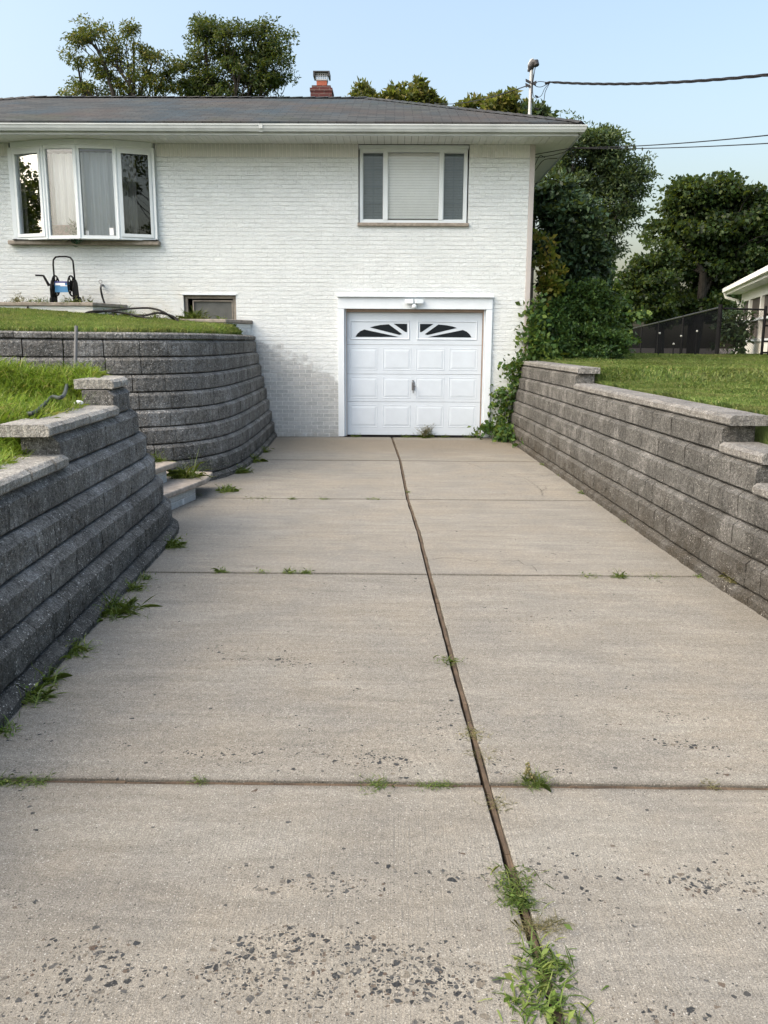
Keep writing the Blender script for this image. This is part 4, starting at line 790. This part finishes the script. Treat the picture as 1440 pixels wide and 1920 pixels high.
# white scrap on cap
b=MB(); p=at(148,762,7.0); p=(-2.52,6.85,zc(6)+.11)
b.sphere(p,(.04,.025,.022),8,5); tag(b.build('paper_scrap',M['paper']),'small white scrap lying at the back of the near left capstones','scrap')
# ---------------------------------------------------------------- weeds
def weed(px,py,n,h,w,label,z=0.0,spread=.05,lean=.9,mat='weed',xy=None,broad=0,stems=0,elong=None,group=None):
    k_=.56 if not xy else .8; h*=k_; w*=.45; spread*=.68; n=int(n*1.5); x,y,z=xy if xy else gnd(px,py,z); P=np.zeros((n,3)); P[:,:2]=rng.normal(0,spread,(n,2)); 
    if elong is not None: P[:,:2]=np.outer(rng.uniform(-1,1,n),elong)+rng.normal(0,spread*.5,(n,2))
    V=curls(P+[x,y,z-.004],h*1.7,w,1.3,1.15-.28*lean); me=[V]
    if broad:
        C=rng.normal(size=(broad,3))*[spread*1.1,spread*1.1,0]+[x,y,z]; C[:,2]+=rng.uniform(.1,.9,broad)*h
        B=leafquads(C,min(w*7,.035),.45,-.15); m=(B[:,1]+B[:,2])/2; me.append(np.stack([B[:,0],B[:,0]*.5+B[:,1]*.5,B[:,1],B[:,1]*.5+B[:,2]*.5,B[:,2],B[:,3]*.5+B[:,2]*.5,B[:,3],B[:,0]*.4+B[:,3]*.6,B[:,0]*.8+B[:,3]*.2],1))
    o=np_mesh('weed_clump',np.concatenate(me),9,M[mat],org=(x,y,z)); tag(o,label,'weed',group or 'weeds growing along the driveway')
    if stems:
        b=MB(); 
        for k in range(stems):
            a=random.uniform(0,6.28); l=random.uniform(.5,1.25)*h*1.6; q=Vector((x+random.gauss(0,spread*.7),y+random.gauss(0,spread*.7),z)); d=Vector((math.cos(a)*.5,math.sin(a)*.5,1)).normalized()
            b.tube([q,q+d*l*.5,q+d*l+Vector((math.cos(a)*l*.2,0,-.05*l))],[.0035,.003,.002],4); e=q+d*l; 
            for j in range(9):
                f=q+d*l*random.uniform(.45,1); r=Vector((random.gauss(0,1),random.gauss(0,1),random.gauss(.4,.6))).normalized()*h*.22; b.tube([f,f+r],[.002,.0015],3); b.sphere(f+r,.0055,5,3)
        s=b.build('stem',M['dryweed'],o)
    return o
W=weed
# long middle joint, far to near
W(765,923,26,.06,.006,'tiny weed on the far middle joint beside the second slab line',spread=.02)
W(846,1241,70,.055,.004,'small green weed tuft alone on the middle strip, halfway up the driveway',spread=.05,lean=1.4)
W(884,1377,60,.05,.0035,'yellow green weed lying left of the middle strip just above the joint crossing',spread=.05,lean=1.6,mat='dryweed',broad=15)
W(904,1418,45,.045,.003,'drying weed scrap on the middle strip right above the joint crossing',spread=.055,lean=1.8,mat='dryweed')
W(932,1508,40,.05,.0035,'dark withered weed on the middle strip just below the joint crossing',spread=.05,lean=1.7,mat='dryweed')
W(962,1655,110,.06,.005,'green matted weed on the middle strip, upper one of the near pair',spread=.055,lean=1.7,broad=30)
W(972,1692,100,.065,.0055,'green bladed weed just under the matted one on the middle strip',spread=.04,lean=1.5,broad=12)
W(1012,1738,150,.06,.0028,'brownish feathery weed spreading to the right of the near middle strip',spread=.05,lean=2.2,mat='dryweed',elong=(.07,.012))
W(1018,1806,90,.072,.0085,'bright green weed clump across the near middle strip, above the lowest clump',spread=.055,lean=1.6,broad=25)
W(1016,1884,105,.072,.010,'largest green weed clump at the bottom edge, hiding the middle strip',spread=.075,lean=1.6,broad=40)
# near cross joint
W(25,1468,150,.07,.004,'sprawling wiry weed at the left end of the near cross strip',spread=.05,lean=2.2,elong=(.12,.012),broad=20)
W(706,1472,70,.05,.004,'flat green weed on the near cross strip, second to the left of the crossing',spread=.045,lean=1.7)
W(818,1474,70,.045,.004,'low weed on the near cross strip closest to the left of the crossing',spread=.045,lean=1.8,elong=(.06,.005))
W(1003,1468,130,.075,.0032,'round grassy tuft on the near cross strip right of the crossing',spread=.04,lean=.8,stems=3)
W(1333,1473,26,.04,.004,'small weed on the near cross strip at far right',spread=.035,lean=1.8,mat='dryweed')
W(372,1465,30,.045,.004,'little weed on the near cross strip left of centre',spread=.025,lean=1)
# Y=6.16 joint
for px,n,s,l in ((413,60,.03,'grassy weed tuft near the left end of the third slab line'),(492,40,.05,'flat weed on the third slab line, second from its left end'),(543,60,.035,'upright weed on the third slab line, third from its left end'),(574,40,.03,'weed nearest the middle strip on the left part of the third slab line'),(1102,45,.07,'low wide weed on the right part of the third slab line, nearest the middle strip'),(1160,70,.04,'bushy dark weed on the right part of the third slab line'),(1230,45,.09,'thin trailing weed on the third slab line beside the right wall')):
    W(px,1071+(px-285)*.0116,n,.075 if s<.045 else .035,.006,l,spread=s,lean=1,broad=8)
for px,s,l in ((490,.13,'low weed fringe on the far slab line nearest the left steps'),(548,.03,'small sprig on the far slab line, second from the left'),(606,.05,'spreading sprig on the far slab line left of the middle strip'),(700,.06,'tiny weed on the far slab line closest to the middle strip')):
    W(px,936,45,.055,.006,l,spread=s,lean=1.1)
# left wall base
for (px,py,n,h,s,l) in ((207,1148,150,.13,.09,'large grass tuft at the foot of the near left wall'),(243,1105,70,.09,.05,'grass tuft behind the large one along the near left wall'),(133,1222,90,.10,.05,'grass tuft in front of the large one along the near left wall'),(88,1278,60,.09,.035,'small tuft at the near left wall, second nearest the camera'),(55,1312,80,.10,.045,'nearest tuft at the foot of the near left wall'),(322,1025,80,.11,.05,'grass tuft at the rounded end of the near left wall'),(272,1085,30,.06,.03,'tiny tuft where the third slab line meets the near left wall'),(8,1372,30,.06,.03,'tuft cut by the left picture edge at the wall foot')):
    W(px,py,int(n*1.4),h*1.35,.009,l,spread=s*1.3,lean=.9,broad=n//5)
for (px,py,n,h,s,l) in ((352,931,80,.10,.05,'green weed beside the lowest stone step'),(425,921,110,.12,.07,'weed tuft at the foot of the tall curved wall next to the step'),(455,886,90,.16,.06,'leafy weed at the bend of the tall curved wall foot'),(475,866,110,.20,.06,'tall weed along the foot of the tall curved wall'),(492,848,80,.18,.06,'weed at the tall curved wall foot nearest the house')):
    W(px,py,n,h,.011,l,spread=s,lean=.8,broad=n//4)
W(0,0,150,.17,.006,'grassy weed growing on the lowest stone step tread',xy=(-2.32,9.45,.2),spread=.1,lean=.9); W(0,0,90,.14,.006,'grassy weed growing on the second stone step tread',xy=(-2.62,9.25,.4),spread=.07,lean=.8); W(0,0,30,.34,.008,'tall thin weed on the lowest step beside the wall',xy=(-2.24,9.35,.2),spread=.03,lean=.5)
# right wall base
for i,(px,py,s,l) in enumerate(((1018,872,.10,'weed strip at the right wall foot closest to the vine'),(1052,893,.10,'weed strip at the right wall foot, second from the vine'),(1092,925,.07,'weed at the right wall foot just above the far slab line'),(1178,982,.12,'sparse weed midway along the right wall foot'),(1135,950,.08,'weed at the right wall foot below the far slab line'),(1318,1083,.06,'weed where the third slab line meets the right wall'))):
    W(px,py,60,.05,.008,l,spread=.04,lean=1.2,elong=(-.015,s),broad=14)
W(0,0,34,.07,.009,'thin pale weed sprouting from the lower courses of the right wall',xy=(2.36,5.75,.09),spread=.03,lean=1.6,elong=(.0,.1),mat='dryweed')
# garage
W(800,816,70,.17,.008,'wispy grey weed with many thin stems at the middle of the garage door',xy=(.60,15.45,0),spread=.11,lean=.6,stems=26)
for x,l in ((.26,'low weed left of the wispy one at the garage door'),(.92,'low weed right of the wispy one at the garage door'),(-.66,'thin sprig at the left side of the garage door'),(1.38,'broad low weed at the right side of the garage door')):
    W(0,0,40,.07,.010,l,xy=(x,15.46,0),spread=.07,lean=1,broad=14)
for x,n,h,l,st_ in ((-6.35,60,.15,'pale dry flowering weed in the planter left of the hose reel',9),(-5.95,120,.12,'green weeds just left of the hose reel',0),(-5.45,120,.14,'green weeds in front of the hose reel',2),(-5.25,50,.12,'sparse weeds right of the hose reel',3)):
    W(0,0,n,h,.012,l,xy=(x,14.78,2.285),spread=.14,lean=.8,broad=n//3,stems=st_,mat='weed' if x!=-6.35 else 'dryweed',group='weeds in the planter beds')
for x,y,z,n,h,s,l,st_ in ((-4.55,14.75,2.03,170,.22,.16,'broad leafy weed clump behind the coiled hose',3),(-4.05,14.8,2.03,60,.18,.10,'weed with tall thin stalks right of the leafy clump',6),(-3.62,14.75,2.03,70,.12,.16,'low weeds in the bed left of the basement window',1),(-3.38,14.85,2.03,150,.22,.11,'grass clump in front of the basement window',0),(-2.98,14.85,2.03,50,.10,.1,'low grass at the right of the basement window bed',0)):
    W(0,0,n,h,.014,l,xy=(x,y,z),spread=s,lean=.7,broad=n//3,stems=st_,group='weeds in the planter beds')
# ---------------------------------------------------------------- trees and shrubs
def limb(b,p,q,r0,r1,seg=7,sway=.12):
    p,q=Vector(p),Vector(q); L=(q-p).length; P=[];n=7
    o1=Vector((random.gauss(0,1),random.gauss(0,1),random.gauss(0,.6)))*L*sway
    for i in range(n):
        t=i/(n-1); P.append(p.lerp(q,t)+o1*math.sin(math.pi*t)+Vector((0,0,L*.10*math.sin(math.pi*t))))
    b.tube(P,[r0+(r1-r0)*i/(n-1) for i in range(n)],seg); return P
def tree(name,label,cat,base,trunk_top,r,blobs,leaf,size,mat,group=None,csz=.55,per=60,droop=.25,wr=.5,twig=True,trunks=1,out=.6,thin=.25,cm=.62,sd=0):
    """blobs: (x,y,z,rx,ry,rz,clusters) in world metres"""
    global rng; import zlib
    sd_=zlib.crc32(label.encode())%9999+sd; random.seed(sd_); rng=np.random.default_rng(sd_)
    bx,by,bz=base; o=empty(name,base,label,cat,group); b=MB(); tt=Vector(trunk_top); fork=[]
    for k in range(trunks):
        P=limb(b,(bx+random.gauss(0,.12)*(trunks>1),by,bz-.15),tt+Vector((random.gauss(0,.5),random.gauss(0,.4),0))*(trunks>1),r,r*.55,9,.03); fork.append(P)
    CL=[];LV=[]
    for (x,y,z,rx,ry,rz,nc) in blobs:
        c0=Vector((x,y,z)); P=random.choice(fork); st=P[random.choice((3,4,5,6))]
        main=limb(b,st,c0-Vector((0,0,rz*.25)),r*.42,r*.12,7)
        for _ in range(max(2,int(nc*cm))):
            d=Vector((random.gauss(0,1),random.gauss(0,1),random.gauss(0,1))).normalized(); rad=random.random()**thin
            c=c0+Vector((d.x*rx,d.y*ry,d.z*rz))*rad
            if twig: limb(b,main[random.choice((3,4,5,6))],c,r*.10,r*.025,4,.1)
            n=int(per*random.uniform(.5,1.5)); s=csz*random.uniform(.6,1.3)
            C=unit(rng.normal(size=(n,3)))*rng.random((n,1))**.5*1.55*np.array([s,s,s*.6])+np.array(c); outv=unit(C-np.array(c0))*out
            LV.append(leafquads(C,size,wr,droop,outv))
    np_mesh('crown',np.concatenate(LV),4,M[mat],o)
    b.build('trunk',M['bark'],o)
    return o
def blobs_px(L,Y):   # list of (px,py,rpx_x,rpx_y,clusters[,dy])
    out=[]
    for q in L:
        px,py,rx,ry,nc=q[:5]; yy=Y+(q[5] if len(q)>5 else 0); p=at(px,py,yy); s=yy/1600*1.02; out.append((*p,rx*s,max(rx,ry)*s*.8,ry*s,nc))
    return out
far='trees rising behind the house'
A_=blobs_px([(160,70,34,26,24),(205,100,50,40,38),(165,165,42,24,22),(235,150,48,40,34),(250,72,24,26,14),(285,112,34,24,16),(300,150,34,36,22),(210,215,80,40,30),(145,110,18,24,7)],42)
tree('locust_tree','feathery yellow green tree behind the left end of the roof','tree',(-12.5,42,1.4),(-12.2,42,10.5),.32,A_,None,.17,'locust',far,csz=.34,per=150,droop=.5,wr=.36,trunks=2,thin=.6,cm=.42)
B_=blobs_px([(385,60,32,26,28),(440,95,60,46,60),(375,130,34,44,34),(500,85,36,40,40),(515,140,30,44,30),(430,165,80,30,46),(355,170,24,26,14),(470,160,50,34,34),(470,50,30,16,10),(410,215,80,30,30)],43)
tree('locust_tree','tall dense dark green tree behind the roof left of the chimney','tree',(-7.6,43,1.4),(-7.4,43,11),.36,B_,None,.18,'locdark',far,csz=.36,per=170,droop=.45,wr=.38,trunks=2,thin=.6,cm=.44)
for px,L,l in ((690,[(683,178,14,20,10),(668,182,10,14,3),(700,190,12,10,4)],'small olive treetop poking over the ridge just right of the chimney'),(775,[(760,180,28,16,16),(785,172,14,16,10),(735,188,20,10,8),(805,192,18,12,8)],'wider olive treetop over the sloping hip, between chimney and mast'),(950,[(885,198,22,10,10),(950,192,26,16,18),(930,204,40,14,16),(975,205,26,14,12)],'olive treetop over the hip just left of the service mast'),(1005,[(1000,212,18,12,10),(1015,218,16,10,8),(985,216,24,14,10)],'green treetop over the hip right behind the service mast')):
    bl=blobs_px([(a,b_,c,d,e*2) for a,b_,c,d,e in L],45); x=at(px,200,45)[0]
    tree('oak_tree',l,'tree',(x,45,1.4),(x,45,11.6),.22,bl,None,.28,'oak' if px!=1005 else 'tall',far,csz=.24,per=45,droop=-.1,wr=.55)
rg='trees beyond the right lawn'
T_=blobs_px([(1080,270,60,34,44),(1130,290,48,40,44),(1070,330,64,50,60),(1160,340,50,50,48),(1190,340,34,36,18),(1120,400,70,50,60),(1172,405,30,36,10),(1150,470,24,26,5),(1100,460,60,50,40),(1135,255,22,16,12),(1040,260,30,22,16),(1215,325,16,18,4)],28)
tree('ash_tree','tall airy grey green tree behind the right house corner','tree',(6.4,28,1.2),(6.5,28,4.4),0.14,T_,None,.14,'tall',rg,csz=.30,per=120,droop=.1,wr=.36,trunks=2,thin=.5,cm=.72)
F_=blobs_px([(1050,370,40,34,40),(1030,430,40,50,46),(1075,420,40,50,50),(1095,490,36,50,46),(1045,510,50,50,50),(1085,560,50,40,40),(1030,350,24,26,16),(1120,540,24,30,20)],20)
tree('arborvitae_tree','dense dark bushy tree just behind the right house corner','tree',(3.9,20.2,1.3),(3.9,20.2,4.0),.14,F_,None,.15,'fir',rg,csz=.20,per=95,droop=.35,wr=.45,twig=False)
Mp=blobs_px([(1290,365,46,34,40),(1350,360,46,28,40),(1400,385,50,38,46),(1300,430,70,50,80),(1390,440,60,50,70),(1268,420,22,34,12),(1330,500,60,40,50),(1410,510,50,40,46),(1280,500,36,34,24),(1440,440,50,60,40),(1340,565,60,30,46),(1420,560,40,30,30),(1290,570,44,32,40),(1240,580,40,24,26)],38)
tree('maple_tree','broad dark maple with bright sky gaps behind the black mesh fence','tree',(13.2,38,.9),(13.3,38,4.6),0.27,Mp,None,.19,'maple',rg,csz=.36,per=150,droop=.3,wr=.75,trunks=2,thin=.5,cm=.66)
Q_=blobs_px([(1212,490,20,22,10),(1225,520,40,36,34),(1190,540,36,40,30),(1215,580,50,26,34),(1185,520,20,22,8),(1245,480,22,24,12)],36)
tree('maple_tree','darkest smaller tree between the airy tree and the broad maple','tree',(11.0,36,.9),(11.0,36,4.0),.2,Q_,None,.17,'maple',rg,csz=.30,per=120,droop=.3,wr=.7,thin=.5,cm=.66)
U_=blobs_px([(1140,535,22,18,9),(1135,570,34,30,26),(1165,590,28,26,20),(1160,630,36,22,26),(1138,505,12,14,3)],24)
tree('sapling_tree','brighter green young tree above the big bush, against the sky gap','tree',(6.4,24,1.25),(6.4,24,2.4),.06,U_,None,.16,'vine',rg,csz=.20,per=50,droop=.2,wr=.7,thin=.5)
G_=blobs_px([(1020,450,14,16,7),(1022,490,20,26,16),(1028,545,24,34,26),(1030,590,22,20,14),(1045,505,14,14,6)],16.3)
tree('sapling_tree','slim yellow green sapling tinged orange at its tip, beside the corner board','tree',(2.85,16.3,1.3),(2.85,16.3,3.2),.02,G_,None,.11,'gold',rg,csz=.09,per=28,droop=.0,wr=.6,thin=.5)
Bs=blobs_px([(1035,600,36,40,50,-.3),(1085,575,44,36,60),(1120,600,40,44,60),(1140,645,36,36,46,-.2),(1090,650,50,36,60,-.5),(1040,655,40,34,46,-.6),(1060,560,30,26,26),(1115,550,26,20,20)],16.6)
tree('shrub','large rounded green bush on the lawn at the end of the right wall','shrub',(3.6,16.6,1.3),(3.6,16.6,1.9),.05,Bs,None,.075,'bush',None,csz=.13,per=95,droop=.1,wr=.5,twig=False,thin=.3)
N_=blobs_px([(1370,640,26,36,26),(1360,600,22,26,14),(1385,600,16,26,10)],25)
tree('shrub','dark shrub behind the fence in front of the cream porch','shrub',(10.0,25,1.2),(10,25,1.7),.05,N_,None,.13,'fir',None,csz=.2,per=60,droop=.2,wr=.5,twig=False,thin=.4)
# tree off to the left whose reflection shows in the leftmost bow pane, and one across the street
tree('yard_tree','leafy yard tree mirrored in the leftmost pane of the bay window','tree',(-15.5,10.8,1.8),(-15.5,10.8,4.2),.2,[(-15.5,10.8,5.6,2.4,2.4,2.0,80),(-15.3,10.6,3.6,2.6,2.6,1.5,110),(-17.5,9.5,4.4,2.2,2.2,2.2,70),(-15,10.0,4.2,1.8,1.8,1.2,30),(-16.5,11.4,4.6,1.6,1.6,1.2,20)],None,.17,'maple','trees mirrored in the windows',csz=.28,per=130,droop=.3,wr=.6,thin=.6)
tree('yard_tree','leafy street tree mirrored in the rightmost pane of the bay window','tree',(8.5,-11,0),(8.5,-11,4.5),.25,[(8.5,-11,8,4.5,4.5,4,60),(6,-12,5.5,2.5,2.5,2,24),(11,-10,5.5,2.5,2.5,2,24)],None,.2,'maple','trees mirrored in the windows',csz=.5,per=130,droop=.3,wr=.7,thin=.4)
# vine on the corner
vn=empty('vine',(2.15,15.2,0),'leafy green vine climbing the right house corner from the end of the block wall','vine')
def vleaves(pts,sd,n,size,name='foliage',dr=.35,mat='vine'):
    C=[]
    for (p,k) in pts: C.append(rng.normal(size=(int(n*k),3))*sd+np.array(p))
    C=np.concatenate(C); C[:,1]=np.minimum(C[:,1],np.where(C[:,0]<2.3,15.40,99)); o=np.tile([[0,-.7,0.]],(len(C),1)); np_mesh(name,leafquads(C,size,.72,dr,o,.12),4,M[mat],vn)
vleaves([(at(1003,572,15.35),.7),(at(1008,600,15.3),1.3),(at(1000,632,15.3),1.1),(at(1012,650,15.2),1.2),(at(985,600,15.38),.12),(at(975,625,15.38),.28),(at(995,668,15.2),1.4),(at(1030,668,15.1),1.2)],[.10,.10,.12],95,.105)
vleaves([(at(968,683,15.2),1.5),(at(952,690,15.25),.7),(at(985,675,15.1),1),(at(970,710,15.2),1.3),(at(960,733,15.2),1.3),(at(940,742,15.3),.9),(at(928,738,15.35),.35),(at(950,760,15.2),1.4),(at(945,785,15.2),1.2),(at(928,765,15.3),.6)],[.075,.07,.085],80,.085)
vleaves([(at(948,806,15.0),1.6),(at(930,803,15.15),.9),(at(915,798,15.25),.6),(at(958,812,14.8),1),(at(940,818,14.9),.9),(at(898,808,15.3),.35),(at(970,822,14.5),.7),(at(985,835,13.9),.45)],[.085,.10,.05],75,.10)
b=MB()
for pts in ([at(940,822,15.2),at(945,780,15.25),at(955,735,15.25),at(968,690,15.3),at(990,640,15.38),at(1000,590,15.4)],[at(955,735,15.3),at(925,735,15.4),at(908,752,15.42)],[at(990,640,15.38),at(972,628,15.42)],[at(1003,320,15.9),at(1020,300,16.0),at(1045,297,15.9)],[at(1003,345,16.2),at(1030,336,16.2),at(1050,342,16.1)],[at(1003,310,15.7),at(1012,292,15.7),at(1022,296,15.7)]): b.v+= [] or []; s=spl(pts,.006,5); b.add(s.v,s.f)
b.build('stem',M['bark'],vn)
V=leafquads(np.array(at(1052,667,15.6))+rng.normal(size=(5,3))*[.06,.03,.05],.22,.4,.8); o=np_mesh('yellow_leaf',V,4,M['gold'],vn)
# ---------------------------------------------------------------- fence, gate, neighbour
def fz(x,y): return float(zR(x,y))
FA=(7.42,20.0); FB=(10.75,40.0)
fn=empty('mesh_fence',(FA[0],FA[1],1.3),'long black fence covered in dark privacy mesh, running back downhill','fence')
b=MB(); npt=9; top=[]
ztop=lambda t: 2.50-.20*t; zbot=lambda t:1.33-.45*t
FP=[(FA[0]+(FB[0]-FA[0])*t,FA[1]+(FB[1]-FA[1])*t,t) for t in np.linspace(0,1,npt)]
for (x0,y0,t0),(x1,y1,t1) in zip(FP,FP[1:]): b.quad((x0,y0,zbot(t0)),(x1,y1,zbot(t1)),(x1,y1,ztop(t1)),(x0,y0,ztop(t0)))
b.build('privacy_mesh',M['mesh'],fn)
MB().tube([(x,y,ztop(t)) for x,y,t in FP],.024,8).build('top_rail',M['darkmetal'],fn)
for i,(x,y,t) in enumerate(FP):
    if i%2==0: MB().tube([(x,y,zbot(t)-.3),(x,y,ztop(t)+(.07 if i==0 else .02))],.032 if i else .05,10).build('post',M['black'],fn)
gf=empty('chain_link_fence',(8.3,19.6,1.3),'low black chain link fence and gate in front of the cream porch','fence')
X0,X1,X2,X3=FA[0]+.06,8.42,8.56,10.4; Y_=19.95; zt_=2.475
def panel(b,x0,x1,z0,z1,y): b.quad((x0,y,z0),(x1,y,z0),(x1,y,z1),(x0,y,z1))
b=MB(); panel(b,X0,X1-.05,1.36,zt_,Y_); panel(b,X2+.04,X3,1.40,zt_-.06,Y_-.05); b.build('chain_mesh',M['link'],gf)
b=MB(); b.tube([(X0,Y_,zt_),(X1,Y_,zt_-.02)],.02,8); b.tube([(X2,Y_-.05,zt_-.04),(X3,Y_-.05,zt_-.06)],.02,8); b.tube([(X2,Y_-.05,1.95),(X3,Y_-.05,1.94)],.018,8); b.build('top_rail',M['black'],gf)
for x,dy,h in ((X1,0,.06),(X2,-.05,0)): MB().tube([(x,Y_+dy,1.0),(x,Y_+dy,zt_+h)],.032,10).build('post',M['black'],gf)
for z in (1.5,1.75,2.1,2.35): MB().box(X1-.02,X2+.02,Y_-.06,Y_-.01,z-.02,z+.02).build('hinge',M['black'],gf)
# neighbour porch
P0=Vector((11.42,29,0)); dv=Vector((-.2504,-.968,0)); nv=Vector((-.968,.2504,0)); LN=14.
nb=empty('neighbor_house',(11.42,29,1.2),'cream neighbouring house with a screened porch wall and white gutter at far right','house')
def W3(t,o,z): p=P0+dv*t+nv*o; return (p.x,p.y,z)
def wbox(b,t0,t1,o0,o1,z0,z1): b.prism([W3(t0,o0,z0),W3(t1,o0,z0),W3(t1,o1,z0),W3(t0,o1,z0)],(0,0,z1-z0))
b=MB(); wbox(b,0,LN,-.12,0,.6,1.80); wbox(b,0,LN,-.12,.0,3.02,3.32); wbox(b,0,.16,-.12,.02,1.8,3.02)
for t in np.arange(2.0,LN,2.3): wbox(b,t-.10,t+.10,-.12,.02,1.8,3.02)
b.prism([W3(0,0,.6),W3(0,-9,.6),W3(0,-9,3.3),W3(0,0,3.3)],tuple(dv*.1)); b.build('wall',M['cream'],nb)
b=MB(); wbox(b,.16,LN,-.10,-.07,1.8,3.02); b.build('porch_screen',M['porch'],nb)
b=MB(); wbox(b,0,LN,-.05,.03,1.76,1.84); wbox(b,0,LN,-.05,.025,2.36,2.42); b.build('screen_rail',M['white'],nb)
b=MB(); wbox(b,-.45,LN,.42,.45,3.28,3.48); wbox(b,-.45,LN,.45,.56,3.36,3.49); b.build('gutter',M['cream'],nb)
b=MB(); wbox(b,-.45,LN,0,.42,3.30,3.32); b.build('soffit',M['soffit'],nb)
b=MB(); b.prism([W3(-.5,.5,3.49),W3(-.5,-4.5,4.75),W3(-.5,-9.5,3.49)],tuple(dv*(LN+1))); b.build('roof',M['shy'],nb)
b=MB(); b.tube([W3(-.3,.5,3.36),W3(-.28,.45,3.20),W3(-.1,.10,3.08),W3(.04,.06,2.9),W3(.04,.06,.9)],.05,8); b.build('downspout',M['cream'],nb)
# garden lamps and bird bath behind the mesh
gl='solar lamps behind the mesh fence'
for px,py,Y,l in ((1237,625,22.5,'white globe lamp behind the mesh fence, highest on the left'),(1277,630,22.5,'white globe lamp behind the mesh fence, on the tallest stem right of middle'),(1263,645,22.5,'lowest white globe lamp behind the middle of the mesh fence'),(1307,621,23,'white blossom like lamp behind the right part of the mesh fence')):
    p=at(px,py,Y-2.8); o=empty('garden_lamp',(p[0],p[1],1.25),l,'garden lamp',gl); b=MB(); b.tube([(p[0],p[1],1.1),(p[0],p[1],p[2])],.012,6); b.build('stem',M['black'],o); b=MB(); b.sphere(p,.024); b.build('globe',M['globe'],o)
